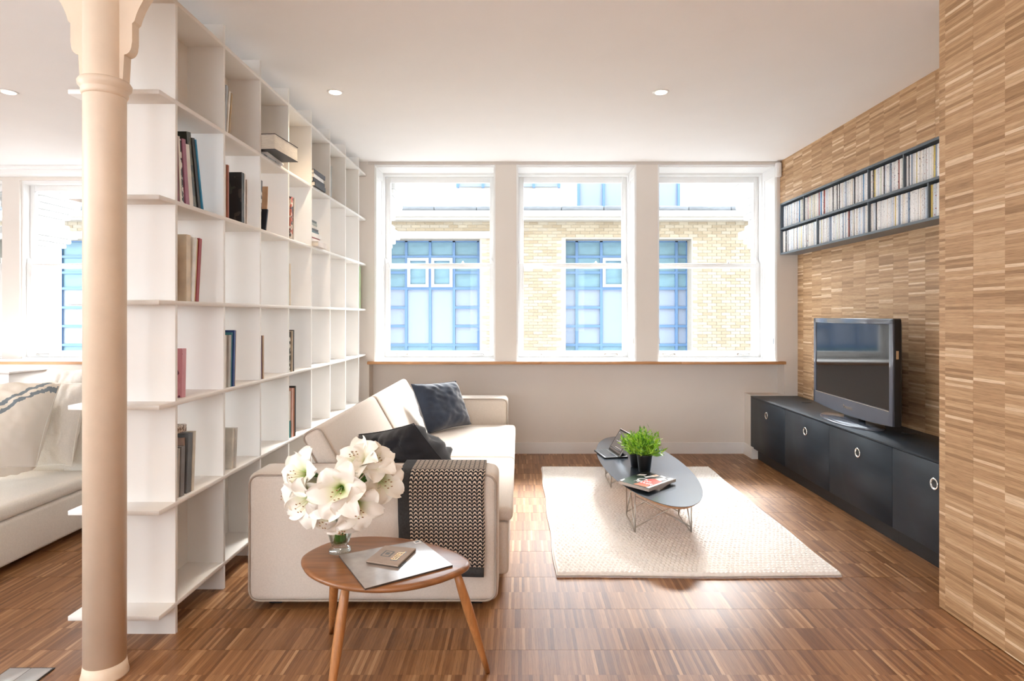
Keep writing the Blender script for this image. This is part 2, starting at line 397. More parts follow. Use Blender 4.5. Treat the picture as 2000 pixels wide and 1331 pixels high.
# oak-clad walls on the right, one panel column at a time
wall_r = MB().box(2.66, 2.8, 2.0, Y0, 0, ZC).build('wall_right', M_woodwall, **ST)
y = 2.707 + ROW * 18; k = 0
ys = [Y0] + [2.707 + ROW * i for i in range(17, -1, -1)] + [2.5]
for hi_, lo_ in zip(ys, ys[1:]):
    d = 0.0004 * (k % 2); k += 1
    MB().box(XU + d, 2.66, lo_ + 0.0003, hi_ - 0.0003, 2.2835, ZC).build('oak_panel', M_woodwall, wall_r)
    MB().box(XLO + d, 2.66, lo_ + 0.0003, hi_ - 0.0003, 0, 2.2835).build('oak_panel', M_woodwall, wall_r)
pier = MB().box(XP + 0.02, 2.8, YR, 2.744, 0, ZC).build('wall_pier', M_woodwall, **ST)
ys = [2.746] + [2.707 - ROW * i for i in range(0, 36)]
for hi_, lo_ in zip(ys, ys[1:]):
    if lo_ < YR: break
    d = 0.0004 * (k % 2); k += 1
    MB().box(XP + d, XP + 0.02, lo_ + 0.0003, hi_ - 0.0003, 0.004, ZC).build('oak_panel', M_woodwall, pier)
MB().box(XP + 0.0205, 2.34, 2.744, 2.7465, 0.004, ZC).build('oak_panel', M_woodwall, pier)

# ------------------------------------------------------------------ across the street
M_stone = mat('pale_stone', (0.42, 0.40, 0.37), 0.8, var=0.03, vscale=4)
M_render = mat('white_render', (0.62, 0.62, 0.61), 0.8, var=0.01)
M_slate = mat('pale_slate', (0.12, 0.135, 0.155), 0.8, var=0.15, vscale=9, stretch=(1, 1, 4))
M_mortar = mat('pale_mortar', (0.34, 0.31, 0.265), 0.9, var=0.05)
M_bframe = mat('blue_window_frame', (0.07, 0.15, 0.29), 0.5, var=0.03)
M_bpanel = mat('pale_blue_panel', (0.185, 0.235, 0.33), 0.35, var=0.02)
M_bpane = mat('blue_reflecting_glass', (0.13, 0.23, 0.295), 0.35, var=0.16, vscale=1.2, stretch=(2, 1, 5), spec=0.25)
M_lframe = mat('light_casement', (0.26, 0.30, 0.37), 0.4, var=0.02)
M_asph = mat('grey_street', (0.22, 0.22, 0.23), 0.9)
def brick_mat():
    m, nt, b = nodes('yellow_stock_brick'); N, L = nt.nodes, nt.links
    g = N.new('ShaderNodeNewGeometry'); sp = N.new('ShaderNodeSeparateXYZ'); L.new(g.outputs['Position'], sp.inputs[0])
    row = math_n(nt, 'FLOOR', math_n(nt, 'DIVIDE', sp.outputs[2], 0.075))
    par = math_n(nt, 'MULTIPLY', math_n(nt, 'MODULO', math_n(nt, 'ADD', row, 200.0), 2.0), 0.5)
    col = math_n(nt, 'FLOOR', math_n(nt, 'ADD', math_n(nt, 'DIVIDE', sp.outputs[0], 0.225), par))
    cb = N.new('ShaderNodeCombineXYZ'); L.new(row, cb.inputs[0]); L.new(col, cb.inputs[1])
    w = N.new('ShaderNodeTexWhiteNoise'); L.new(cb.outputs[0], w.inputs['Vector'])
    c = ramp_n(nt, w.outputs[0], [(0, (0.225, 0.185, 0.130)), (0.5, (0.265, 0.226, 0.168)), (0.8, (0.30, 0.265, 0.205)), (1, (0.27, 0.245, 0.205))])
    L.new(c, b.inputs['Base Color']); b.inputs['Roughness'].default_value = 0.85
    return m
M_brick = brick_mat()
YF, YG = 15.0, 15.45
bld = thing('brick_building', 'pale brick building with blue windows across the street', 'building', (-2, YF, -4))
def fx(px, Y): return (px - CX) * Y / F
def fz(py, Y): return HC - (py - CY) * Y / F
BX0, BX1, BZ0, BZ1 = -15.0, 10.0, -4.0, fz(432, YF)
WZ1, WZ0 = fz(467, YF), -1.2
holes = [(fx(-19, YF), fx(168, YF)), (fx(746, YF), fx(937, YF)), (fx(1105, YF), fx(1351, YF))]
mw = MB(); x = BX0
for (a, b) in holes:
    mw.box(x, a, YF + 0.012, YG + 0.1, BZ0, BZ1); mw.box(a, b, YF + 0.012, YG + 0.1, WZ1, BZ1); mw.box(a, b, YF + 0.012, YG + 0.1, BZ0, WZ0); x = b
mw.box(x, BX1, YF + 0.012, YG + 0.1, BZ0, BZ1)
mw.build('wall', M_mortar, bld)
cand = []
for r in range(int(-1.5 / 0.075), int(BZ1 / 0.075)):
    z = r * 0.075; off = 0.5 * ((r + 200) % 2)
    for c in range(int(BX0 / 0.225) + 1, int(BX1 / 0.225)):
        xa = (c - off) * 0.225 + 0.006; xb = xa + 0.213
        if any(xb > a and xa < b and z < WZ1 and z > WZ0 for a, b in holes):
            ok = False
            for a, b in holes:
                if xa < a < xb - 0.06 and False: pass
            continue
        px, py = CX + (xa + 0.1) * F / YF, CY - (z - HC) * F / YF
        vis = 345 < py < 690 and (762 < px < 955 or 1013 < px < 1228 or 1287 < px < 1462)
        cand.append((0 if vis else 1, abs(px - 1060) + abs(py - 560), xa, z))
cand.sort()
bme = None
for (_, _, xa, z) in cand[:300]:
    if bme is None:
        o = MB().box(0, 0.213, YF, YF + 0.05, 0, 0.064).build('brick', M_brick, bld, origin=(0, YF, 0)); bme = o.data
        o.location = Vector((xa, YF, z)) - W[bld]
    else:
        link('brick', bme, (xa, YF, z), bld)
v = []; f = []
bs = MB()
for (_, _, xa, z) in cand[300:]:
    b = len(bs.v)
    bs.v += [(xa, YF, z), (xa+0.213, YF, z), (xa+0.213, YF+0.03, z), (xa, YF+0.03, z), (xa, YF, z+0.064), (xa+0.213, YF, z+0.064), (xa+0.213, YF+0.03, z+0.064), (xa, YF+0.03, z+0.064)]
    bs.f += [(b+4,b+5,b+6,b+7), (b,b+1,b+5,b+4), (b+1,b+2,b+6,b+5), (b+3,b,b+4,b+7)]
bs.m = [0] * len(bs.f); bs.s = [False] * len(bs.f)
bs.build('brickwork', M_brick, bld, kind='stuff')
MB().box(BX0, BX1, 14.80, YG, BZ1, BZ1 + 0.06).box(BX0, BX1, 14.68, YG, BZ1 + 0.06, BZ1 + 0.20).build('cornice', M_stone, bld)
cp = MB()
for i in range(25): cp.rbox(BX0 + i, BX0 + i + 0.99, 14.75, YG + 0.1, BZ1 + 0.20, BZ1 + 0.32, 0.015, 1)
cp.build('coping', M_slate, bld)
MB().box(BX0, -0.62, YF - 0.03, YF + 0.05, fz(466, YF), fz(452, YF)).build('stone_lintel', M_stone, bld)
attic = MB().box(BX0, BX1, 16.5, 17.5, BZ1, 5.7).build('attic_wall', M_render, bld)

def grid_window(xs_, rows, cells, y, zt, zb_):
    """blue curtain-wall window: mullions at xs_, transoms per column, one object per pane"""
    g = MB()
    X = [fx(p, y) for p in xs_]
    for q in X: g.box(q - 0.032, q + 0.032, y - 0.05, y + 0.05, zb_, zt)
    g.box(X[0], X[-1], y - 0.05, y + 0.05, zt - 0.05, zt)
    for c in range(len(X) - 1):
        for r in rows[c]: g.box(X[c], X[c+1], y - 0.045, y + 0.045, fz(r, y) - 0.03, fz(r, y) + 0.03)
    win = g.build('window', M_bframe, bld)
    for c in range(len(X) - 1):
        zs = [zt] + [fz(r, y) for r in rows[c]] + [zb_]
        for i in range(len(zs) - 1):
            kind = cells[c][i]
            a, b, z0, z1 = X[c] + 0.03, X[c+1] - 0.03, zs[i+1] + 0.03, zs[i] - 0.03
            if z1 <= z0: continue
            MB().box(a, b, y + 0.0, y + 0.02, z0, z1).build('panel' if kind == 'p' else 'pane', M_bpanel if kind == 'p' else M_bpane, win)
            if kind == 'o':
                q = MB(); t = 0.075
                q.box(a, a+t, y-0.08, y, z0, z1).box(b-t, b, y-0.08, y, z0, z1).box(a+t, b-t, y-0.08, y, z1-t, z1).box(a+t, b-t, y-0.08, y, z0, z0+t)
                q.build('casement', M_lframe, win)
    return win
side = [502, 533, 564, 601, 637.5, 674, 712]; mid = [502, 564, 674, 712]
sc_, mc = 'ggg' + 'ppp' + 'gg', 'gop' + 'gg'
grid_window([746, 794, 840.5, 887, 935], [side, mid, mid, side], [sc_, mc, mc, sc_], YG, WZ1 + 0.02, WZ0)
grid_window([1084, 1126, 1174, 1222.5, 1271, 1320.5, 1342], [side, side, mid, mid, side, side], [sc_, sc_, mc, mc, sc_, sc_], YG, WZ1 + 0.02, WZ0)
grid_window([-19, 28, 74.5, 121, 168], [side, mid, mid, side], [sc_, mc, mc, sc_], YG, WZ1 + 0.02, WZ0)
for (p0, p1, yb_) in ((1130, 1325, 413), (894, 1092, 367), (127, 260, 366), (766, 778, 367)):
    n = max(1, round((p1 - p0) / 48))
    xs_ = [p0 + (p1 - p0) * i / n for i in range(n + 1)]
    grid_window(xs_, [[] for _ in range(n)], ['p'] * n, 16.40, 5.6, fz(yb_, 16.4))
MB().box(-14, 12, 5.94, YE, ZC + 0.15, 14.0).box(-14, XL - 0.15, 5.94, YE, -4, ZC + 0.15).box(2.8, 12, 5.94, YE, -4, ZC + 0.15).build('wall_above', M_brick, **ST)  # unseen upper storeys, added to cut sky light on the facade opposite
MB().box(-40, 40, YE, 30, -4.2, -4.0).build('ground', M_asph, **ST)
# stone pilasters on our own front, seen through the outermost panes
def pilaster(x0, x1, label):
    p = thing('stone_pilaster', label, 'pilaster', ((x0+x1)/2, 6.4, -4.0), 'stone pilasters outside the windows')
    MB().rbox(x0, x1, YE + 0.002, 6.58, -4.0, 1.98, 0.01, 2).build('shaft', M_render, p)
    c = MB(); d = 0.0
    for i, (e, za, zb_) in enumerate(((0.03, 1.98, 2.03), (0.06, 2.03, 2.08), (0.10, 2.08, 2.16), (0.05, 2.16, 2.22))):
        c.rbox(x0 - e, x1 + e, YE + 0.002, 6.58 + e, za, zb_, 0.012, 2)
    c.build('capital', M_render, p)
    q = MB()
    for i in range(7):
        e = 0.02 + 0.14 * math.sin(i / 6 * math.pi / 2)
        q.rbox(x0 - e, x1 + e, YE + 0.002, 6.58 + e, 2.22 + i*0.06, 2.28 + i*0.06, 0.012, 2)
    q.box(x0 - 0.2, x1 + 0.2, YE + 0.002, 6.8, 2.64, 2.9)
    q.build('corbel', M_render, p)
pilaster(-1.62, -1.365, 'white stone pilaster with a corbel outside the window beside the bookcase')
pilaster(2.43, 2.70, 'white stone pilaster with a corbel outside the window beside the oak wall')
pilaster(-5.0, -4.80, 'white stone pilaster outside the left room windows')

# ------------------------------------------------------------------ downlights
M_lens = mat('lit_lens', (1, 0.95, 0.85), 0.4, emit=((1.0, 0.86, 0.66), 9.0))
def downlight(x, y, label):
    d = thing('ceiling_downlight', label, 'light', (x, y, ZC), 'recessed ceiling downlights')
    ring = [(0.033, -0.001), (0.048, -0.004), (0.05, -0.0005), (0.05, 0.0)]
    MB().lathe([(0.05, 0.0), (0.05, -0.0025), (0.046, -0.005), (0.036, -0.003)], 28, M=Matrix.Translation((x, y, ZC - 0.0005))).build('trim_ring', M_white, d)
    MB().lathe([(0.036, -0.0055), (0.001, -0.0058)], 24, M=Matrix.Translation((x, y, ZC - 0.0005))).build('lens', M_lens, d)
    l = bpy.data.lights.new('downlight_lamp', 'SPOT'); l.energy = 24; l.color = (1.0, 0.80, 0.58); l.spot_size = math.radians(120); l.spot_blend = 0.9; l.shadow_soft_size = 0.04
    o = link('lamp', l, (x, y, ZC - 0.03), d)
DLX = {-3.16: 'in the left room beyond the column', -1.139: 'above the sofa by the bookcase', 0.878: 'above the oval coffee table'}
for x, t in DLX.items():
    downlight(x, 3.88, 'lit round ceiling downlight ' + t)
    for yy, u in ((1.1, 'second row from the windows, '), (-0.9, 'third row from the windows, '), (-2.6, 'last row from the windows, ')):  # rows out of view, added for warm fill light
        downlight(x, yy, 'added ceiling fill light, out of view, ' + u + t.split(' ')[0] + ' ' + ' '.join(t.split(' ')[1:]))

# ------------------------------------------------------------------ bookcase
SX = -1.379; SD = 0.35; POSTS = [2.523 + 0.41 * i for i in range(8)]; ZS = [0.117 + 0.404 * j for j in range(7)]
bc = thing('bookcase', 'tall white open bookcase dividing the room beside the sofa', 'bookcase', (SX - SD/2, 4.05, 0))
for j, z in enumerate(ZS):
    MB().rbox(SX - SD, SX, 2.40, Y0 - 0.002, z - 0.009, z + 0.009, 0.0012, 1).build('shelf', M_shelf, bc)
for p in POSTS:
    MB().box(SX - SD + 0.002, SX - 0.001, p - 0.008, p + 0.008, 0, 2.639).build('upright', M_shelf, bc)
for j in (0, 5):
    for a, b in zip(POSTS, POSTS[1:]):
        MB().box(SX - SD/2 - 0.006, SX - SD/2 + 0.006, a + 0.008, b - 0.008, ZS[j] + 0.009, ZS[j+1] - 0.009).build('back_panel', M_shelf, bc)

# ------------------------------------------------------------------ cast-iron column
cx_, cy_, cr = -1.474, 2.23, 0.067
cl = thing('cast_iron_column', 'round cream painted iron column with scrolled brackets at its head', 'column', (cx_, cy_, 0))
Mc = Matrix.Translation((cx_, cy_, 0))
MB().lathe([(cr + 0.008, 0), (cr + 0.008, 0.006), (cr + 0.004, 0.02), (cr + 0.0005, 0.05)], 40, M=Mc).build('base', M_col, cl)
MB().lathe([(cr, 0.045), (cr, 2.06), (cr - 0.001, ZC - 0.001)], 48, M=Mc).build('shaft', M_col, cl)
MB().lathe([(cr, 2.055), (cr+0.004, 2.058), (cr+0.007, 2.066), (cr+0.006, 2.076), (cr+0.008, 2.08), (cr+0.016, 2.09), (cr+0.017, 2.102), (cr+0.011, 2.112), (cr, 2.116)], 48, M=Mc).build('collar', M_col, cl)
prof = [(0.05, 2.11), (0.076, 2.112)]
prof += [(0.081, 2.20)] + [(0.081 + 0.026 * math.sin(t/6*math.pi/2), 2.20 + 0.035 * (1 - math.cos(t/6*math.pi/2))) for t in range(1, 7)]
prof += [(0.109, 2.245), (0.109, 2.31), (0.117, 2.318)]
prof += [(0.117 + 0.20 * (1 - math.cos(t/10*math.pi/2))**0.9 * 0.55 + 0.035*math.sin(t/10*math.pi/2), 2.318 + 0.16 * math.sin(t/10*math.pi/2)) for t in range(1, 11)]
prof += [(0.30, 2.52), (0.36, ZC - 0.001), (0.05, ZC - 0.001)]
for s in (1, -1):
    pl = [(cx_ + s*a, z) for a, z in prof]
    if s < 0: pl = pl[::-1]
    MB().prism(pl, cy_ - 0.02, cy_ + 0.02).build('bracket', M_col, cl)

# ------------------------------------------------------------------ books
def bmat(c, rough=0.5, key=None):
    k = 'book_%s' % (key or '%.2f_%.2f_%.2f' % c)
    return MATS.get(k) or mat(k, c, rough, var=0.12, vscale=18)
def printed(name, base, inks, scale, th=0.52, stretch=(1, 1, 1)):
    if name in MATS: return MATS[name]
    m, nt, b = nodes(name); N, L = nt.nodes, nt.links
    tc = N.new('ShaderNodeTexCoord'); mp = N.new('ShaderNodeMapping'); mp.inputs['Scale'].default_value = stretch
    L.new(tc.outputs['Object'], mp.inputs[0]); c = base
    for i, ink in enumerate(inks):
        nz = N.new('ShaderNodeTexNoise'); nz.noise_dimensions = '4D'; nz.inputs['W'].default_value = i * 3.7 + len(name); nz.inputs['Scale'].default_value = scale; nz.inputs['Detail'].default_value = 2
        L.new(mp.outputs[0], nz.inputs['Vector'])
        c = mix_n(nt, 'MIX', math_n(nt, 'GREATER_THAN', nz.outputs[0], th), c, ink)
    L.new(c, b.inputs['Base Color']); b.inputs['Roughness'].default_value = 0.35
    MATS[name] = m; return m
M_bw = printed('black_white_print', (0.02, 0.02, 0.022), [(0.75, 0.74, 0.70)], 45)
M_pattern = printed('brown_lace_print', (0.55, 0.45, 0.36), [(0.16, 0.09, 0.05)], 90, 0.5)
M_photo = printed('dark_photo_print', (0.008, 0.009, 0.009), [(0.03, 0.035, 0.028), (0.05, 0.04, 0.035)], 14, 0.56)
M_orange = printed('red_orange_print', (0.70, 0.60, 0.48), [(0.55, 0.10, 0.04), (0.05, 0.03, 0.03)], 34, 0.53, (1, 1, 1))
M_green = printed('olive_photo_print', (0.018, 0.022, 0.014), [(0.09, 0.085, 0.045)], 22, 0.55)

def book(M, t, h, d, cm, label, group='books on the tall white bookcase'):
    o = M @ Vector((-d/2, t/2, 0))
    b = thing('book', label, 'book', o, group)
    k = 0.0022 if t < 0.03 else 0.003
    c = MB().box(-d, 0, 0, k, 0, h, M=M).box(-d, 0, t - k, t, 0, h, M=M).box(-k, 0, k, t - k, 0, h, M=M)
    c.build('cover', cm, b)
    MB().box(-d + 0.003, -k, k, t - k, 0.003, h - 0.003, M=M).build('pages', M_page, b)
    return b
def standing(col, j, start, items):
    """items: (thickness, height, depth, lean in degrees, material, inset, gap before, label)"""
    y = POSTS[col - 1] + 0.008 + start; pl = None
    for (t, h, d, lean, cm, inset, gap, label) in items:
        a = math.radians(lean)
        if pl is not None and lean > pl: y += h * (math.sin(a) - math.sin(math.radians(pl)))
        y += gap
        # lean > 0: the top tips towards the near upright; lift so that the lower far edge stays on the shelf
        y0 = y + (t * (1 - math.cos(a)) if lean < 0 else 0); z = ZS[j] + 0.0095 + (t * math.sin(-a) if lean < 0 else 0)
        Mb = Matrix.Translation((SX - inset, y0, z)) @ Matrix.Rotation(a, 4, 'X')
        if lean > 0: Mb = Matrix.Translation((SX - inset, y0 + 0.0, ZS[j] + 0.0095)) @ Matrix.Rotation(a, 4, 'X')
        if lean < 0: Mb = Matrix.Translation((SX - inset, y, ZS[j] + 0.0095 + t * math.sin(-a))) @ Matrix.Rotation(a, 4, 'X')
        book(Mb, t, h, d, cm, label)
        y += t / math.cos(a) + 0.001; pl = lean
def lying(col, j, items):
    """stack of flat books: (y from the near upright, length along y, depth, thickness, material, front overhang, twist, label)"""
    z = ZS[j] + 0.0095
    for (ya, ly, d, t, cm, ov, tw, label) in items:
        y = POSTS[col - 1] + 0.008 + ya
        # book axes: height along +y, thickness along z, spine facing +x
        M = Matrix.Translation((SX + ov, y + ly, z)) @ Matrix.Rotation(tw, 4, 'Z') @ mat3((0, 0, 0), (1, 0, 0), (0, 0, 1), (0, -1, 0))
        if t > 0.06: M = Matrix.Translation((SX + ov - d, y, z)) @ Matrix.Rotation(math.pi + tw, 4, 'Z') @ mat3((0, 0, 0), (1, 0, 0), (0, 0, 1), (0, -1, 0))
        book(M, t, ly, d, cm, label); z += t + 0.0004
B = bmat
standing(1, 4, 0.02, [
    (0.016, 0.265, 0.21, 3, B((0.16, 0.02, 0.03)), 0.012, 0, 'maroon book at the near end of the tall leaning row'),
    (0.014, 0.27, 0.21, 4, B((0.72, 0.68, 0.62)), 0.012, 0, 'thin cream book beside the maroon one in the tall leaning row'),
    (0.013, 0.262, 0.2, 5, M_bw, 0.014, 0, 'thin black and white patterned book in the tall leaning row'),
    (0.026, 0.268, 0.22, 6.5, B((0.33, 0.12, 0.19)), 0.010, 0, 'mauve book in the tall leaning row'),
    (0.030, 0.255, 0.21, 8, B((0.74, 0.70, 0.65)), 0.012, 0, 'thick white book leaning on the mauve one'),
    (0.034, 0.315, 0.25, 9, M_green, 0.020, 0, 'tallest olive and black book in the leaning row'),
    (0.020, 0.30, 0.25, 10.5, B((0.035, 0.03, 0.026)), 0.016, 0, 'dark brown book near the far end of the leaning row'),
    (0.008, 0.30, 0.24, 12, B((0.03, 0.24, 0.42)), 0.012, 0, 'thin blue book ending the tall leaning row')])
standing(1, 3, 0.02, [
    (0.012, 0.255, 0.2, 0, B((0.35, 0.33, 0.33)), 0.02, 0, 'grey book at the near end of the row with the red book'),
    (0.010, 0.25, 0.2, 0, B((0.60, 0.45, 0.32)), 0.025, 0, 'thin tan book beside the grey one'),
    (0.034, 0.28, 0.24, 0, B((0.66, 0.55, 0.40)), 0.012, 0.045, 'large cream book with its cover showing, in the row with the red book'),
    (0.018, 0.275, 0.22, -5, B((0.80, 0.78, 0.74)), 0.008, 0.002, 'white book between the cream and red books'),
    (0.006, 0.27, 0.22, -5, B((0.62, 0.50, 0.26)), 0.008, 0.001, 'very thin ochre book beside the red one'),
    (0.022, 0.275, 0.22, -6, B((0.30, 0.012, 0.015)), 0.006, 0.002, 'dark red book leaning in the lower shelf of the near bay'),
    (0.008, 0.27, 0.22, -6, B((0.55, 0.42, 0.33)), 0.010, 0.001, 'thin beige book behind the dark red one')])
standing(1, 2, 0.085, [(0.030, 0.205, 0.14, -2, printed('pink_print', (0.62, 0.26, 0.30), [(0.66, 0.30, 0.34), (0.16, 0.04, 0.08)], 24, 0.62), 0.03, 0, 'pink paperback with dark print standing alone')])
standing(1, 1, 0.02, [
    (0.014, 0.20, 0.17, -1, B((0.02, 0.02, 0.022)), 0.02, 0, 'black book at the near end of the grey row'),
    (0.010, 0.20, 0.17, -2, B((0.60, 0.58, 0.55)), 0.02, 0.001, 'thin pale book beside the black one'),
    (0.028, 0.205, 0.18, -2.5, B((0.21, 0.20, 0.20)), 0.015, 0.001, 'grey book in the grey row'),
    (0.012, 0.235, 0.19, -3, B((0.40, 0.28, 0.22)), 0.025, 0.002, 'brown spined book in the grey row'),
    (0.034, 0.25, 0.19, -3.5, B((0.14, 0.15, 0.16)), 0.014, 0.002, 'tall slate grey book in the grey row'),
    (0.018, 0.252, 0.19, -4, B((0.62, 0.56, 0.47)), 0.012, 0.002, 'tall beige book ending the grey row')])
standing(2, 5, 0.02, [
    (0.010, 0.24, 0.18, -4, B((0.42, 0.24, 0.10)), 0.03, 0, 'brown book leaning on the top shelf row'),
    (0.016, 0.235, 0.19, -6, B((0.42, 0.46, 0.50)), 0.02, 0.001, 'grey blue book leaning on the top shelf row'),
    (0.014, 0.215, 0.18, -7, B((0.76, 0.73, 0.67)), 0.016, 0.001, 'cream book leaning on the top shelf row'),
    (0.012, 0.212, 0.18, -8, B((0.42, 0.30, 0.17)), 0.014, 0.001, 'tan book ending the top shelf row')])
standing(2, 4, 0.02, [
    (0.010, 0.26, 0.2, 0, B((0.45, 0.12, 0.06)), 0.02, 0, 'thin rust book beside the brown one'),
    (0.012, 0.255, 0.2, 0, B((0.72, 0.70, 0.66)), 0.016, 0, 'thin white book beside the rust one'),
    (0.016, 0.255, 0.2, 0, B((0.30, 0.08, 0.035)), 0.010, 0, 'red brown book beside the dark cover'),
    (0.030, 0.252, 0.23, 0, M_photo, 0.006, 0.125, 'large black book showing its dark photographic cover'),
    (0.008, 0.25, 0.2, 0, B((0.80, 0.78, 0.75)), 0.004, 0, 'thin white book behind the dark cover'),
    (0.012, 0.248, 0.2, 0, B((0.03, 0.035, 0.05)), 0.010, 0, 'thin navy book behind the dark cover'),
    (0.010, 0.23, 0.19, -1, B((0.58, 0.50, 0.44)), 0.01, 0.012, 'thin taupe book ending the row with the dark cover')])
standing(2, 2, 0.02, [
    (0.034, 0.25, 0.2, -1, B((0.76, 0.74, 0.69)), 0.02, 0, 'white book beside the navy and gold one'),
    (0.022, 0.25, 0.2, -2, B((0.45, 0.43, 0.40)), 0.012, 0.002, 'grey book beside the navy and gold one'),
    (0.010, 0.262, 0.22, -2.5, B((0.05, 0.22, 0.28)), 0.012, 0.001, 'thin teal book beside the navy and gold one'),
    (0.016, 0.272, 0.23, -3, B((0.02, 0.055, 0.20)), 0.006, 0.001, 'tall royal blue book'),
    (0.008, 0.27, 0.22, -3, B((0.32, 0.18, 0.06)), 0.008, 0.001, 'thin gold brown book ending the row with the blue one')])
standing(2, 1, 0.055, [
    (0.012, 0.26, 0.14, 0, B((0.46, 0.48, 0.45)), 0.10, 0, 'tall grey green book standing behind the white cover'),
    (0.012, 0.245, 0.14, 0, B((0.015, 0.06, 0.04)), 0.06, 0.004, 'dark green book standing behind the white cover'),
    (0.022, 0.195, 0.2, -4, B((0.74, 0.70, 0.62)), 0.02, 0.02, 'off-white book showing its plain cover'),
    (0.010, 0.195, 0.2, -5, B((0.55, 0.52, 0.48)), 0.012, 0.001, 'grey book behind the plain white cover')])
standing(3, 4, 0.02, [
    (0.022, 0.27, 0.2, -5, M_bw, 0.02, 0, 'black and white magazine binder leaning by the big flat book'),
    (0.012, 0.12, 0.16, -14, B((0.012, 0.016, 0.03)), 0.0, 0.012, 'small navy book tipped at the shelf edge'),
    (0.006, 0.26, 0.2, -5, B((0.60, 0.36, 0.20)), 0.03, 0.03, 'thin tan book behind the tipped navy one')])
standing(3, 2, 0.02, [
    (0.022, 0.235, 0.2, 0, B((0.12, 0.06, 0.20)), 0.015, 0, 'purple book standing beside a tan one'),
    (0.016, 0.235, 0.2, 0, B((0.42, 0.27, 0.17)), 0.010, 0.001, 'tan book standing beside a purple one')])
standing(4, 4, 0.02, [
    (0.022, 0.22, 0.19, -3, B((0.74, 0.66, 0.56)), 0.018, 0, 'cream book beside the red striped spine'),
    (0.040, 0.262, 0.2, -3, M_orange, 0.012, 0.002, 'book with red, black and cream striped spine'),
    (0.014, 0.262, 0.2, -4, B((0.66, 0.62, 0.58)), 0.008, 0.003, 'pale book ending the row with the striped spine')])
standing(4, 3, 0.02, [
    (0.014, 0.255, 0.2, 0, B((0.03, 0.026, 0.024)), 0.02, 0, 'thin black book standing with one tan book'),
    (0.020, 0.255, 0.2, 0, B((0.62, 0.49, 0.34)), 0.012, 0.001, 'tan book standing with one thin black book')])
standing(4, 2, 0.04, [
    (0.034, 0.245, 0.2, -1, M_bw, 0.02, 0, 'book with black and white swirls on its spine'),
    (0.012, 0.25, 0.2, -1, B((0.62, 0.52, 0.38)), 0.012, 0.001, 'thin beige book beside the swirled spine'),
    (0.016, 0.255, 0.2, -1, B((0.03, 0.025, 0.022)), 0.010, 0.001, 'black book beside the swirled spine')])
def twotone():
    m, nt, b = nodes('cream_and_teal_spine'); N, L = nt.nodes, nt.links
    g = N.new('ShaderNodeNewGeometry'); sp = N.new('ShaderNodeSeparateXYZ'); L.new(g.outputs['Position'], sp.inputs[0])
    c = mix_n(nt, 'MIX', math_n(nt, 'LESS_THAN', sp.outputs[2], ZS[1] + 0.115), (0.72, 0.68, 0.62), (0.02, 0.24, 0.26))
    L.new(c, b.inputs['Base Color']); b.inputs['Roughness'].default_value = 0.5; return m
standing(4, 1, 0.045, [
    (0.030, 0.285, 0.2, -1, twotone(), 0.02, 0, 'cream book with a teal lower spine'),
    (0.020, 0.30, 0.2, -1, B((0.62, 0.36, 0.30)), 0.012, 0.001, 'salmon pink book beside the teal spined one'),
    (0.010, 0.30, 0.2, -1, B((0.45, 0.16, 0.07)), 0.010, 0.001, 'thin orange brown book near the teal spined one'),
    (0.018, 0.31, 0.21, -1, B((0.02, 0.018, 0.018)), 0.008, 0.001, 'tall black book near the teal spined one')])
standing(6, 5, 0.06, [(0.040, 0.245, 0.18, -1, B((0.34, 0.35, 0.33)), 0.02, 0, 'single grey book standing near the window end, upper shelf')])
standing(8, 3, 0.13, [(0.040, 0.37, 0.2, 0, B((0.34, 0.46, 0.24)), 0.03, 0, 'pale green folder at the window end of the bookcase')])
MB().rbox(SX - 0.11, SX - 0.02, 2.57, 2.64, ZS[1] + 0.0095 + 0.262, ZS[1] + 0.0095 + 0.292, 0.004, 2).build('patterned_box', M_pattern, **T('small brown patterned box lying on the grey books', 'box'))
lying(3, 5, [
    (0.03, 0.30, 0.24, 0.012, printed('blue_grey_print', (0.50, 0.54, 0.58), [(0.12, 0.14, 0.16)], 16, 0.58), -0.01, 0.0, 'flat grey blue magazine under the big thick book'),
    (0.05, 0.27, 0.22, 0.008, B((0.74, 0.74, 0.74)), 0.0, 0.05, 'thin pale magazine under the big thick book'),
    (0.02, 0.285, 0.27, 0.085, B((0.015, 0.015, 0.016)), 0.075, -0.08, 'very thick black book lying flat and jutting out')])
lying(5, 5, [
    (0.02, 0.24, 0.2, 0.030, B((0.015, 0.017, 0.02)), 0.01, 0.02, 'lowest black book of the small flat stack'),
    (0.02, 0.235, 0.2, 0.028, B((0.02, 0.022, 0.03)), 0.006, -0.02, 'second black book of the small flat stack'),
    (0.02, 0.23, 0.2, 0.026, B((0.72, 0.72, 0.72)), 0.0, 0.03, 'white book in the small flat stack'),
    (0.02, 0.24, 0.2, 0.028, B((0.03, 0.04, 0.05)), 0.008, 0.0, 'topmost dark book of the small flat stack')])
hs = [((0.66, 0.60, 0.56), 0.034, 0.03), ((0.74, 0.70, 0.68), 0.02, 0.0), ((0.30, 0.05, 0.06), 0.012, -0.02), ((0.72, 0.70, 0.66), 0.03, -0.01), ((0.05, 0.10, 0.12), 0.018, -0.03), ((0.03, 0.03, 0.03), 0.02, -0.035), ((0.66, 0.62, 0.56), 0.024, -0.05), ((0.30, 0.32, 0.28), 0.018, -0.045), ((0.06, 0.07, 0.06), 0.016, -0.05)]
nm = ['bottom pinkish book', 'pale book second from the bottom', 'thin red book third from the bottom', 'cream book fourth from the bottom', 'dark teal book in the middle', 'black book above the teal one', 'beige book third from the top', 'grey green book second from the top', 'topmost dark book']
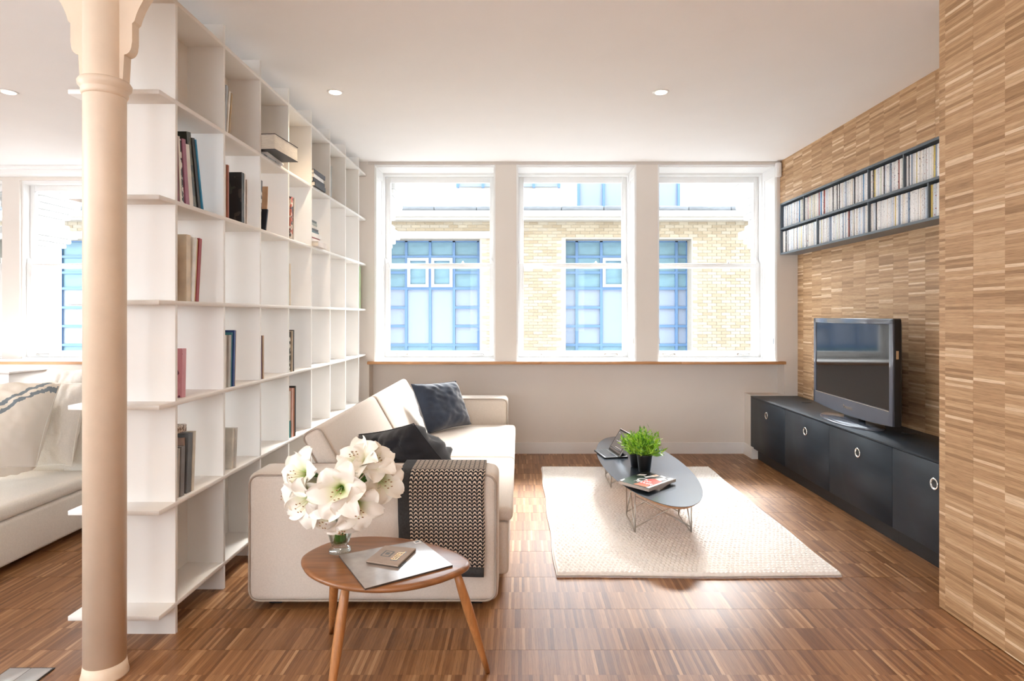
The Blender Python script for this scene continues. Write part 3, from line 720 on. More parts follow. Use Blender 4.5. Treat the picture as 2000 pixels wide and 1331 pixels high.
lying(5, 4, [(0.02, 0.20 + 0.004*i, 0.16, t, B(c), ov, 0.03 * (-1)**i, n + ' of the tall flat pile') for i, ((c, t, ov), n) in enumerate(zip(hs, nm))])

# ------------------------------------------------------------------ media cabinets under the television
CF = 2.085; joints = [5.646, 4.917, 4.2155, 3.503, 2.79]; CT = 0.553
names = ['black cabinet unit nearest the window', 'black cabinet unit second from the window', 'black cabinet unit under the television', 'black cabinet unit partly hidden by the oak pier']
for (b, a), lab in zip(zip(joints, joints[1:]), names):
    c = thing('media_cabinet', lab, 'cabinet', ((CF + XLO)/2, (a+b)/2, 0), 'row of black media cabinets')
    MB().box(CF + 0.02, XLO - 0.002, a + 0.001, b - 0.001, 0.092, CT - 0.013).build('carcass', M_cab, c)
    MB().box(2.122, XLO - 0.002, a + 0.0005, b - (0.077 if b > 5.6 else 0.0005), 0.0, 0.092).build('plinth', M_plinth, c)
    d = MB().rbox(CF, CF + 0.019, a + 0.0018, b - 0.0018, 0.092, CT - 0.0145, 0.0012, 1).build('door', M_cab, c)
    Mr = Matrix.Translation((CF - 0.0005, (a+b)/2, 0.432)) @ Matrix.Rotation(-math.pi/2, 4, 'Y')
    MB().lathe([(0.031, 0), (0.0305, 0.003), (0.027, 0.005), (0.0225, 0.003), (0.0205, 0.0005)], 28, M=Mr).build('pull_ring', M_steel, d)
    MB().lathe([(0.0205, 0.0008), (0.016, 0.0012), (0.002, 0.0012)], 24, M=Mr).build('pull_recess', M_dark, d)
wt = MB().rbox(CF - 0.001, XLO - 0.001, 2.79, 5.645, CT - 0.012, CT, 0.0012, 1).build('worktop', M_cab, **T('long black worktop running over the cabinets', 'worktop'))
for (px, py) in ((1575, 786.5), (1777, 847)):
    p = onz(px, py, CT)
    MB().lathe([(0.042, 0), (0.042, 0.002), (0.038, 0.004), (0.03, 0.0035), (0.0, 0.0035)], 24, M=Matrix.Translation(p)).build('cable_grommet', M_dark, wt)

# ------------------------------------------------------------------ television
tv = thing('television', 'flat black television with glossy grey bezel on an oval stand', 'television', (2.28, 4.28, CT))
Rb, Lb = Vector((2.21, 3.71, 0)), Vector((2.278, 4.849, 0))
e = (Lb - Rb).normalized(); nrm = Vector((-e.y, e.x, 0))
Mt = mat3((Rb + Lb) / 2 + Vector((0, 0, 0.618)), -e, -nrm, (0, 0, 1))    # x to the viewer's right, y into the back
TW, TH = 1.141, 0.641
def tv_outline(w, h, sag, r=0.012, dz=0.0):
    pts = []
    for i in range(17):
        t = i / 16 * 2 - 1; pts.append((t * w / 2, dz - sag * (1 - t * t)))
    for (cx2, cz, a0) in ((w/2 - r, h - r, 0), (-w/2 + r, h - r, 90)):
        for i in range(5): q = math.radians(a0 + i * 22.5); pts.append((cx2 + r * math.cos(q), cz + r * math.sin(q)))
    return pts
o1 = tv_outline(TW, TH, 0.022)
def ring(pl, y, s=1.0, c=(0, TH/2)): return [((x - c[0]) * s + c[0], y, (z - c[1]) * s + c[1]) for x, z in pl]
MB().rings([ring(o1, 0.012, 0.995), ring(o1, 0.014, 1.0), ring(o1, 0.05, 1.0), ring(o1, 0.085, 0.9)], M=Mt, sm=False).build('back_shell', M_dark, tv)
s0, s1_, z0_, z1_ = -TW/2 + 0.038, TW/2 - 0.042, 0.088, TH - 0.036
fz_ = MB()
inner = [(s0, z0_), (s1_, z0_), (s1_, z1_), (s0, z1_)]
# bezel: top, sides and deeper bottom rail
fz_.rbox(-TW/2, TW/2, 0, 0.012, z1_, TH, 0.004, 2, M=Mt).rbox(-TW/2, s0, 0, 0.012, 0.0, TH - 0.001, 0.004, 2, M=Mt).rbox(s1_, TW/2, 0, 0.012, 0.0, TH - 0.001, 0.004, 2, M=Mt)
bot = [(i / 16 * TW - TW/2, -0.022 * (1 - (i / 8 - 1) ** 2)) for i in range(17)] + [(TW/2, z0_), (-TW/2, z0_)]
fz_.prism(bot, 0.0, 0.012, M=Mt)
bz = fz_.build('bezel', M_tvf, tv)
MB().box(s0, s1_, -0.001, 0.004, z0_ - 0.006, z0_ - 0.001, M=Mt).build('silver_strip', M_steel, bz)
MB().box(s0, s1_, 0.005, 0.011, z0_, z1_, M=Mt).build('screen', M_screen, tv)
lettering('Panasonic', Mt @ Matrix.Translation((0.0, -0.001, 0.032)) @ Matrix.Rotation(math.pi/2, 4, 'X'), 0.034, M_steel, bz, 'maker_lettering')
MB().box(TW/2 - 0.001, TW/2 + 0.002, 0.02, 0.035, 0.40, 0.45, M=Mt).build('side_button', M_steel, tv)
Ms = mat3(((Rb + Lb) / 2) + Vector((0.02, 0, CT)), -e, -nrm, (0, 0, 1))
MB().lathe([(1.0, 0.0), (1.0, 0.006), (0.97, 0.011), (0.6, 0.018), (0.1, 0.024)], 56, sx=0.36, sy=0.145, M=Ms).build('stand_base', M_tvf, tv)
MB().rbox(-0.11, 0.11, 0.0, 0.05, 0.018, 0.09, 0.008, 2, M=Ms).build('stand_neck', M_dark, tv)

# ------------------------------------------------------------------ wall shelf of disc cases
ms = thing('media_shelf', 'two-tier dark shelf let into the oak wall', 'shelf', ((XU + XLO)/2, 4.5, 1.82))
SY0, SY1 = 3.24, 5.635
M_shf = mat('slate_painted_shelf', (0.10, 0.125, 0.15), 0.35, var=0.06)
for z in (1.822, 2.044, 2.266):
    MB().box(XU - 0.003, XLO - 0.001, SY0, SY1, z, z + 0.016).build('board', M_shf, ms)
for y in (SY0, SY1 - 0.012):
    MB().box(XU - 0.002, XLO - 0.001, y, y + 0.012, 1.838, 2.044).build('end_board', M_shf, ms)
    MB().box(XU - 0.002, XLO - 0.001, y, y + 0.012, 2.060, 2.266).build('end_board', M_shf, ms)
def disc_mat(key, base):
    m, nt, b = nodes('disc_spine_' + key.replace(' ', '_')); N, L = nt.nodes, nt.links
    oi = N.new('ShaderNodeObjectInfo'); w = N.new('ShaderNodeTexWhiteNoise'); w.noise_dimensions = '1D'
    L.new(math_n(nt, 'MULTIPLY', oi.outputs['Random'], 917.0), w.inputs['W'])
    g = N.new('ShaderNodeNewGeometry'); sp = N.new('ShaderNodeSeparateXYZ'); L.new(g.outputs['Position'], sp.inputs[0])
    cb = N.new('ShaderNodeCombineXYZ'); L.new(math_n(nt, 'MULTIPLY', sp.outputs[1], 260.0), cb.inputs[0]); L.new(math_n(nt, 'MULTIPLY', sp.outputs[2], 90.0), cb.inputs[1]); L.new(oi.outputs['Random'], cb.inputs[2])
    nz = N.new('ShaderNodeTexNoise'); nz.inputs['Scale'].default_value = 1.0; nz.inputs['Detail'].default_value = 1; L.new(cb.outputs[0], nz.inputs['Vector'])
    ink = ramp_n(nt, w.outputs[0], [(0, (0.05, 0.05, 0.06)), (0.3, (0.10, 0.16, 0.30)), (0.5, (0.45, 0.08, 0.06)), (0.7, (0.30, 0.30, 0.28)), (1, (0.75, 0.72, 0.66))])
    c = mix_n(nt, 'MIX', math_n(nt, 'GREATER_THAN', nz.outputs[0], 0.67), base, ink)
    L.new(c, b.inputs['Base Color']); b.inputs['Roughness'].default_value = 0.25
    return m
SPINES = [('white', (0.86, 0.86, 0.86), 34), ('pale blue', (0.66, 0.72, 0.80), 14), ('cream', (0.82, 0.77, 0.70), 16), ('light grey', (0.70, 0.71, 0.72), 12), ('slate blue', (0.28, 0.34, 0.44), 6), ('black', (0.03, 0.03, 0.036), 8), ('dark red', (0.34, 0.09, 0.08), 3), ('pale green', (0.66, 0.70, 0.60), 3), ('bright blue', (0.05, 0.22, 0.45), 2), ('yellow', (0.66, 0.52, 0.16), 2)]
def case_mesh(t, sp):
    o = MB().rbox(0, 0.132, 0.0004, t - 0.0004, 0, 0.19, 0.0012, 1).build('disc_case', disc_mat(sp[0], sp[1]) if sp[0] not in DM else DM[sp[0]], origin=(0, 0, 0)); me = o.data
    bpy.data.objects.remove(o); return me
DM = {}
for sp in SPINES: DM[sp[0]] = disc_mat(sp[0], sp[1])
cm = {}
def nth(n): return '%d%s' % (n, 'th' if 10 < n % 100 < 14 else {1: 'st', 2: 'nd', 3: 'rd'}.get(n % 10, 'th'))
for row, (z, lab) in enumerate(((1.8382, 'lower tier'), (2.0602, 'upper tier'))):
    y = SY1 - 0.013; divs = ([5.19, 4.22, 3.83] if row else [4.95, 4.22, 3.60]); cnt = 0
    while True:
        t = R.choices((0.0148, 0.0155, 0.022), (6, 3, 1))[0]
        if y - t < SY0 + 0.013: break
        if divs and y - t < divs[0]:
            MB().box(XU + 0.002, XLO - 0.002, y - 0.009, y - 0.001, z, z + 0.205).build('divider', M_shf, ms); y -= 0.0098; divs.pop(0); continue
        y -= t; cnt += 1
        sp = R.choices(SPINES, [q[2] for q in SPINES])[0]
        if row and cnt == 28: sp = SPINES[8]
        if (t, sp[0]) not in cm: cm[(t, sp[0])] = case_mesh(t, sp)
        xo = XU + 0.012 + R.uniform(0, 0.006)
        link('disc_case', cm[(t, sp[0])], (xo, y, z), None, label='%s spined disc case, %s from the window in the shelf\'s %s' % (sp[0], nth(cnt), lab), category='disc case', group='disc cases in the wall shelf')

# ------------------------------------------------------------------ rug
def rug():
    x0, x1, y0, y1 = 0.18, 1.572, 3.05, 5.195
    px, py = 0.0235, 0.030; nx, ny = 350, 480
    xs_ = np.linspace(x0, x1, nx + 1); ys_ = np.linspace(y0, y1, ny + 1)
    X, Y = np.meshgrid(xs_, ys_, indexing='ij')
    rj = np.floor((Y - y0) / py); v_ = (Y - y0) / py - rj - 0.5
    rng = np.random.default_rng(3); jit = rng.uniform(-.12, .12, int(rj.max()) + 2)
    u_ = (X - x0) / px + 0.5 * (rj % 2) + jit[rj.astype(int)] + 0.45 * v_; ci = np.floor(u_); u_ = u_ - ci - 0.5
    h = np.sqrt(np.clip(1 - (u_ / .52) ** 2 - (v_ / .55) ** 2, 0, 1))
    hr = np.sin(ci * 12.9898 + rj * 78.233) * 43758.5453; hr = hr - np.floor(hr)
    Z = 0.014 + (0.0135 + 0.0035 * hr) * h
    edge = np.minimum(np.minimum(X - x0, x1 - X), np.minimum(Y - y0, y1 - Y))
    Z = np.where(edge < 0.012, Z * 0 + 0.008 + 0.020 * np.sqrt(np.clip(edge / 0.012, 0, 1)), Z)
    Xd = X + 0.004 * np.sin(Y * 9) * (1 if True else 0); Yd = Y + 0.006 * np.sin(X * 5)
    verts = np.stack([Xd, Yd, Z], -1).reshape(-1, 3)
    # underside ring
    me = bpy.data.meshes.new('rug')
    i, j = np.meshgrid(np.arange(nx), np.arange(ny), indexing='ij')
    q = np.stack([i*(ny+1)+j, (i+1)*(ny+1)+j, (i+1)*(ny+1)+j+1, i*(ny+1)+j+1], -1).reshape(-1, 4)
    b = len(verts)
    per = [k*(ny+1) for k in range(nx)] + [nx*(ny+1)+k for k in range(ny)] + [k*(ny+1)+ny for k in range(nx, 0, -1)] + [k for k in range(ny, 0, -1)]
    low = verts[per].copy(); low[:, 2] = 0.0008
    n = len(per); sk = np.array([[per[k], b+k, b+(k+1) % n, per[(k+1) % n]] for k in range(n)])
    sk = sk[:, ::-1]
    verts = np.vstack([verts, low]); q = np.vstack([q, sk])
    org = np.array([(x0+x1)/2, (y0+y1)/2, 0])
    me.vertices.add(len(verts)); me.vertices.foreach_set('co', (verts - org).astype(np.float32).ravel())
    me.loops.add(len(q)*4); me.loops.foreach_set('vertex_index', q.astype(np.int32).ravel())
    me.polygons.add(len(q)); me.polygons.foreach_set('loop_start', np.arange(0, len(q)*4, 4, dtype=np.int32))
    me.update(calc_edges=True); me.polygons.foreach_set('use_smooth', np.ones(len(q), dtype=bool)); me.materials.append(M_rug)
    me.validate()
    return link('rug', me, org, None, label='cream chunky woven wool rug under the coffee table', category='rug')
rug()

# ------------------------------------------------------------------ oval coffee table
TX, TY, TA, TB, TZ = 0.828, 4.214, 0.276, 0.9475, 0.28
ct = thing('coffee_table', 'low oval surfboard coffee table with dark top and wire bases', 'table', (TX, TY, 0.02))
Me = Matrix.Translation((TX, TY, 0)) @ Matrix.Rotation(0.025, 4, 'Z')
def ell(s, z, n=96): return [((TA + s) * math.cos(2*math.pi*i/n), (TB + s) * math.sin(2*math.pi*i/n), z) for i in range(n)]
MB().rings([ell(-0.001, TZ - 0.0025), ell(0, TZ - 0.002), ell(0, TZ - 0.0004), ell(-0.0006, TZ)], M=Me, sm=False).build('top', M_laminate, ct)
MB().rings([ell(-0.030, TZ - 0.022), ell(-0.002, TZ - 0.004), ell(-0.002, TZ - 0.0026)], M=Me, sm=False).build('ply_edge', M_ply, ct)
def wire_base(yc, flip):
    r = 0.0042; zb, zt = 0.029, TZ - 0.0225
    xa, xb = TX - 0.162, TX + 0.162; ya, yb = yc - 0.143, yc + 0.143
    m = MB()
    for x in (xa, xb):
        # side frame: two uprights, sled runner, diagonals
        m.tube([(x, ya, zt), (x, ya, zb + r), (x, yb, zb + r + 0.004), (x, yb, zt)], r, 8)
        m.tube([(x, ya, zb + r), (x, yc + 0.03, zt)], r, 8); m.tube([(x, yb, zb + r + 0.02), (x, yc - 0.03, zt)], r, 8)
        m.tube([(x, ya - 0.02, zt), (x, yb + 0.02, zt)], r, 8)
    for y in (ya, yb):
        m.tube([(xa, y, zb + 0.03), (xb, y, zt - 0.02)], r * 0.9, 8); m.tube([(xa, y + 0.008, zt - 0.02), (xb, y + 0.008, zb + 0.03)], r * 0.9, 8)
        m.tube([(xa - 0.01, y, zt), (xb + 0.01, y, zt)], r, 8)
    m.build('wire_base', M_chrome, ct)
wire_base(3.746, 0); wire_base(4.685, 1)

# magazines on the coffee table
def slab4(P, z0, z1, mats, name, label, cat, bend=0.0, group=None):
    """a flat booklet from four ground corners (x, y): cover on top, paper sides"""
    m = MB(); n = 1
    lo = [(p[0], p[1], z0) for p in P]; hi = [(p[0], p[1], z1) for p in P]
    m.add(lo + hi, [(3, 2, 1, 0)] + [(i, (i+1) % 4, 4+(i+1) % 4, 4+i) for i in range(4)], 0)
    m.add(hi, [(0, 1, 2, 3)], 1)
    c = sum((Vector(p) for p in lo), Vector()) / 4
    t = thing(name, label, cat, c, group)
    m.build('pages', mats[0], t)
    return t
def quadM(P, z):                                # frame with x along P0->P1 and y along P0->P3 (unit square)
    p = [Vector((q[0], q[1], z)) for q in P]
    return mat3(p[0], p[1] - p[0], p[3] - p[0], Vector((0, 0, 1)))
def g2(px, py, z): v = onz(px, py, z); return (v.x, v.y)
M_paper = mat('grey_page_edges', (0.52, 0.47, 0.43), 0.7, var=0.12, vscale=30, stretch=(1, 1, 14))
M_black = mat('black_ink', (0.012, 0.014, 0.013), 0.25, var=0.1)
M_dgreen = mat('dark_green_ink', (0.012, 0.035, 0.022), 0.25, var=0.2)
M_red = mat('red_ink', (0.75, 0.06, 0.045), 0.25, var=0.12)
M_orange2 = mat('orange_ink', (0.85, 0.18, 0.08), 0.25, var=0.1)
M_wink = mat('white_ink', (0.86, 0.86, 0.85), 0.3, var=0.02)
M_skin = mat('peach_ink', (0.72, 0.46, 0.33), 0.3, var=0.1)
M_bink = mat('pale_blue_ink', (0.42, 0.53, 0.68), 0.3, var=0.1)
mg2 = [g2(1224, 944, 0.287), g2(1262, 926, 0.287), g2(1309, 942, 0.287), g2(1288, 957, 0.287)]
m2 = thing('magazine', 'lower grey magazine sticking out under the red and black one', 'magazine', (mg2[0][0], mg2[0][1], TZ), 'magazines on the coffee table')
MB().add([(p[0], p[1], TZ + 0.0004) for p in mg2] + [(p[0], p[1], TZ + 0.0135) for p in mg2], [(3,2,1,0),(4,5,6,7)] + [(i, (i+1) % 4, 4+(i+1) % 4, 4+i) for i in range(4)]).build('pages', M_paper, m2)
Zm = 0.312
mg = [g2(1208, 939, Zm), g2(1267, 955, Zm), g2(1320, 935.5, Zm), g2(1261, 921, Zm)]
m1 = thing('magazine', 'red, black and white fashion magazine on top of the other', 'magazine', (mg[0][0], mg[0][1], TZ + 0.0135), 'magazines on the coffee table')
MB().add([(p[0], p[1], TZ + 0.0138) for p in mg] + [(p[0], p[1], Zm - 0.0012) for p in mg], [(3,2,1,0),(4,5,6,7)] + [(i, (i+1) % 4, 4+(i+1) % 4, 4+i) for i in range(4)]).build('pages', M_paper, m1)
Mq = quadM(mg, Zm - 0.0012)
cv = MB().box(-0.004, 1.004, -0.004, 1.004, 0.0, 0.0010, M=Mq).build('cover', M_black, m1)
def ink(poly, h, mt, name='print'):
    MB().add([(x, y, h) for x, y in poly], [tuple(range(len(poly)))], M=Mq).build(name, mt, cv)
ink([(0.0, 0.02), (0.45, 0.02), (0.38, 0.6), (0.1, 0.75), (0, 0.5)], 0.0012, M_dgreen)
ink([(0.52, 0.12), (0.86, 0.14), (0.95, 0.55), (0.70, 0.74), (0.48, 0.52)], 0.0014, M_red)
ink([(0.48, 0.03), (0.88, 0.05), (0.86, 0.16), (0.52, 0.15)], 0.0016, M_orange2)
ink([(0.88, 0.03), (0.985, 0.03), (0.985, 0.95), (0.93, 0.95), (0.93, 0.4)], 0.0015, M_wink)
ink([(0.62, 0.66), (0.82, 0.60), (0.90, 0.78), (0.74, 0.86)], 0.0017, M_skin)
ink([(0.36, 0.80), (0.50, 0.78), (0.54, 0.92), (0.40, 0.95)], 0.0016, M_skin)
ink([(0.28, 0.62), (0.38, 0.58), (0.50, 0.80), (0.40, 0.84)], 0.0018, M_wink)
ink([(0.56, 0.90), (0.74, 0.88), (0.76, 0.93), (0.58, 0.96)], 0.0016, M_wink)
ink([(0.05, 0.60), (0.24, 0.70), (0.22, 0.80), (0.06, 0.72)], 0.0016, M_wink)
ink([(0.86, 0.84), (0.97, 0.84), (0.97, 0.93), (0.88, 0.95)], 0.0018, M_bink)
ink([(0.01, 0.03), (0.10, 0.02), (0.06, 0.16), (0.01, 0.2)], 0.0016, M_wink)
Mn = mat3(Mq.translation, Mq.col[0].xyz.normalized(), (Mq.col[1].xyz - Mq.col[0].xyz.normalized() * Mq.col[1].xyz.dot(Mq.col[0].xyz.normalized())).normalized(), (0, 0, 1))
lettering('C', Mn @ Matrix.Translation((0.075, 0.115, 0.0022)), 0.085, M_wink, cv, 'cover_lettering', 0.0003)
lettering('on', Mn @ Matrix.Translation((0.125, 0.115, 0.0022)), 0.05, M_wink, cv, 'cover_lettering', 0.0003)
lettering('MAKER', Mn @ Matrix.Translation((0.125, 0.072, 0.0024)), 0.04, M_wink, cv, 'cover_lettering', 0.0003)

# tablet computer in a keyboard case
lp = thing('tablet_computer', 'small open tablet with keyboard case on the coffee table', 'tablet', (0.66, 4.5, TZ))
A = Vector((0.549, 4.60, 0)); Bq = Vector((0.593, 4.353, 0)); ex = (A - Bq).normalized(); ez_ = Vector((0, 0, 1)); ey = Vector((ex.y, -ex.x, 0))
Ml = mat3((Bq.x, Bq.y, TZ + 0.0005), ex, ey, ez_)     # x along the long edge, y away from the sofa
MB().rbox(0, 0.25, 0, 0.172, 0, 0.011, 0.002, 2, M=Ml).build('case_base', M_dark, lp)
ks = MB()
for r_ in range(5):
    for c_ in range(11): ks.box(0.009 + c_*0.0212, 0.009 + c_*0.0212 + 0.018, 0.012 + r_*0.0165, 0.012 + r_*0.0165 + 0.0135, 0.0111, 0.0128, M=Ml)
M_key = mat('satin_dark_keys', (0.05, 0.06, 0.08), 0.25, var=0.05)
ks.build('keys', M_key, lp)
hy = 0.108; tilt = math.radians(32)
Mk = Ml @ Matrix.Translation((0.004, hy, 0.0115)) @ Matrix.Rotation(-tilt, 4, 'X')
MB().rbox(0, 0.242, 0, 0.010, 0, 0.178, 0.002, 2, M=Mk).build('screen_housing', mat('silver_edge', (0.55, 0.53, 0.51), 0.35, 0.6), lp)
sc2 = MB().box(0.003, 0.239, -0.0008, 0.001, 0.003, 0.175, M=Mk).build('screen_glass', M_screen, lp)
M_disp = mat('dim_display', (0.06, 0.05, 0.045), 0.25, emit=((0.075, 0.066, 0.06), 1.0))
MB().box(0.012, 0.230, -0.0012, -0.0008, 0.014, 0.163, M=Mk).build('display', M_disp, sc2)
M_line = mat('display_text', (0.3, 0.3, 0.3), 0.3, emit=((0.30, 0.29, 0.29), 1.0))
tl = MB()
for (a, b, z) in ((0.03, 0.15, 0.045), (0.02, 0.19, 0.088), (0.06, 0.14, 0.094), (0.19, 0.22, 0.145)): tl.box(a, b, -0.0016, -0.0012, z, z + 0.003, M=Mk)
tl.build('display_lines', M_line, sc2)
MB().rbox(0.02, 0.22, 0.0, 0.004, -0.06, 0.0, 0.001, 1, M=Ml @ Matrix.Translation((0.004, 0.165, 0.0115)) @ Matrix.Rotation(math.radians(58), 4, 'X') @ Matrix.Translation((0, 0, 0.06))).build('case_prop', M_dark, lp)

# potted grasses
M_leaf = mat('fresh_green_leaf', (0.34, 0.58, 0.05), 0.4, var=0.3, vscale=25)
M_leafd = mat('deep_green_leaf', (0.10, 0.28, 0.025), 0.45, var=0.3, vscale=25)
def pot_plant(x, y, s, seed, label, spread):
    rr = random.Random(seed)
    p = thing('potted_grass', label, 'potted plant', (x, y, TZ + 0.0004), 'potted plants on the coffee table')
    Mp = Matrix.Translation((x, y, TZ + 0.0004))
    MB().lathe([(0.034*s, 0), (0.037*s, 0.004), (0.048*s, 0.105*s), (0.049*s, 0.112*s), (0.045*s, 0.112*s), (0.042*s, 0.098*s), (0.001, 0.098*s)], 32, M=Mp).build('pot', M_pot, p)
    MB().lathe([(0.042*s, 0.096*s), (0.02*s, 0.1*s), (0.001, 0.101*s)], 20, M=Mp).build('soil', M_soil, p)
    g = MB()
    for i in range(125):
        a = rr.uniform(0, 2*math.pi); q = rr.random() ** 0.6; tilt_ = q * 1.15 * spread; ln = rr.uniform(0.10, 0.19) * (1 - 0.15*q) * (0.5 + 0.5*spread)
        base = Vector((rr.uniform(-.028, .028), rr.uniform(-.028, .028), 0.098*s)); d = Vector((math.cos(a)*math.sin(tilt_), math.sin(a)*math.sin(tilt_), math.cos(tilt_)))
        tip = base + d * ln; sag = Vector((0, 0, -0.03 * q))
        pts = [base + d*ln*t + sag*t*t for t in (0, .35, .7, 1.0)]
        g.tube(pts, [0.0014, 0.0012, 0.001, 0.0005], 4, mi=1, M=Mp)
        for k_ in range(9):
            t = 0.3 + 0.7 * k_ / 8; o_ = base + d*ln*t + sag*t*t
            sd = Vector((rr.uniform(-1,1), rr.uniform(-1,1), rr.uniform(-.2, 1.0))).normalized(); dd = (d*0.9 + sd*0.8).normalized(); w_ = dd.cross(sd)
            if w_.length < 1e-4: continue
            w_ = w_.normalized() * rr.uniform(0.0038, 0.0060); L_ = rr.uniform(0.028, 0.045); mid_ = o_ + dd*L_*0.45
            g.add([o_, mid_ + w_, o_ + dd*L_ + Vector((0,0,-0.004)), mid_ - w_], [(0, 1, 2, 3)], 0 if rr.random() < 0.75 else 1, False, Mp)
    g.build('foliage', [M_leaf, M_leafd], p, kind='stuff')
pot_plant(0.80, 4.00, 1.0, 3, 'bushy bright green plant in a black pot, the front one of two', 1.0)
pot_plant(0.772, 4.13, 0.95, 8, 'bushy green plant in a black pot standing behind the front one', 0.72)

# ------------------------------------------------------------------ sofa
sf = thing('sofa', 'off-white linen two-seat sofa with tilted back', 'sofa', (-0.62, 4.07, 0))
SXA, SXB = -1.182, -0.093
def rounded_rect_path(x0, x1, z0, z1, r, y, n=5):
    pts = []
    for (cx2, cz, a0) in ((x1-r, z1-r, 0), (x0+r, z1-r, 90), (x0+r, z0+r, 180), (x1-r, z0+r, 270)):
        for i in range(n + 1):
            q = math.radians(a0 + 90 * i / n); pts.append((cx2 + r*math.cos(q), y, cz + r*math.sin(q)))
    return pts
for (ya, yb) in ((2.72, 2.935), (5.195, 5.415)):
    a = MB().rbox(SXA, SXB, ya, yb, 0.03, 0.592, 0.035, 5).build('arm', M_linen, sf)
    for yy in (ya + 0.004, yb - 0.004):
        MB().tube(rounded_rect_path(SXA + 0.008, SXB - 0.008, 0.038, 0.584, 0.045, yy), 0.0045, 6, closed=True).build('piping', M_pipe, a)
    for fx_ in (SXA + 0.1, SXB - 0.1): MB().rbox(fx_ - 0.03, fx_ + 0.03, ya + 0.06, yb - 0.06, 0.0, 0.032, 0.004, 1).build('foot', M_dark, sf)
MB().rbox(SXA + 0.06, -0.05, 2.937, 5.193, 0.06, 0.305, 0.02, 3).build('base', M_linen, sf)
for i, (ya, yb) in enumerate(((2.94, 4.0), (4.004, 5.19))):
    MB().rbox(-0.78, -0.03, ya, yb, 0.307, 0.375, 0.028, 5, sub=5, puff=0.016).build('seat_cushion', M_linen, sf)
dn = Vector((0.496, 0, -0.868)); nb = Vector((-0.868, 0, -0.496)); Tp = Vector((-0.942, 0, 0.764))
for i, (ya, yb) in enumerate(((2.952, 4.07), (4.085, 5.19))):
    Mb = mat3(Tp, -nb, (0, 1, 0), -dn)        # x: out of the front face, z: up the slope
    c = MB().rbox(-0.108, 0.0, ya, yb, -0.50, 0.0, 0.028, 5, M=Mb).build('back_cushion', M_linen, sf)
    for yy in (ya + 0.004, yb - 0.004):
        pth = [Mb @ Vector(p) for p in rounded_rect_path(-0.102, -0.006, -0.494, -0.006, 0.034, yy)]
        MB().tube(pth, 0.004, 6, closed=True).build('piping', M_pipe, c)

def pillow4(A, B_, C, D, t, n=30, seed=0, wr=0.010, pinch=0.06):
    """soft cushion spanned by four corners"""
    A, B_, C, D = map(Vector, (A, B_, C, D)); nn = (B_ - A).cross(D - A).normalized(); m = MB(); ctr = (A+B_+C+D)/4
    def pt(u, v, s):
        p = A*(1-u)*(1-v) + B_*u*(1-v) + C*u*v + D*(1-u)*v
        U, V = 2*u-1, 2*v-1
        k = 1 - pinch * ((1 - V*V) * U*U + (1 - U*U) * V*V)
        p = ctr + (p - ctr) * k
        e_ = max(0, (1 - U*U) * (1 - V*V))
        h = t/2 * e_ ** 0.42
        w = (noise.noise(Vector((U*2.2, V*2.2, seed + s*5))) * 1.6 + noise.noise(Vector((U*6, V*5, seed + 9 + s*3)))) * wr * min(1, e_*5)
        rd = abs(math.sin(6*math.atan2(V, U) + seed)) * wr * 0.5 * (max(abs(U), abs(V)) ** 3) * min(1, e_ * 8)
        return p + nn * s * (h + w - rd)
    for s in (1, -1): m.grid(lambda u, v: pt(u, v, s), n, n)
    seam = [pt(u, 0, 0) for u in np.linspace(0, 1, 16)] + [pt(1, v, 0) for v in np.linspace(0, 1, 16)[1:]] + [pt(u, 1, 0) for u in np.linspace(1, 0, 16)[1:]] + [pt(0, v, 0) for v in np.linspace(1, 0, 16)[1:-1]]
    return m, seam
def cushion(name, label, corners, t, mt, seed, wr=0.010, group=None, pipe=None):
    m, seam = pillow4(*corners, t, seed=seed, wr=wr)
    o = m.build(name, mt, **T(label, 'cushion', group))
    MB().tube(seam, 0.0035, 6, closed=True).build('seam_piping', pipe or mt, o)
    return o
cushion('throw_cushion', 'navy blue velvet cushion leaning at the far end of the sofa', [at(803, 751, 4.74), at(836, 848, 4.66), at(920, 829, 5.06), at(890, 745, 5.08)], 0.20, M_navy, 2.2, 0.011)
cushion('throw_cushion', 'crumpled black velvet cushion slumped by the near sofa arm', [at(697, 850, 3.40), (-0.60, 3.27, 0.43), (-0.26, 3.06, 0.44), at(808, 828, 3.12)], 0.28, M_blackv, 5.1, 0.032)

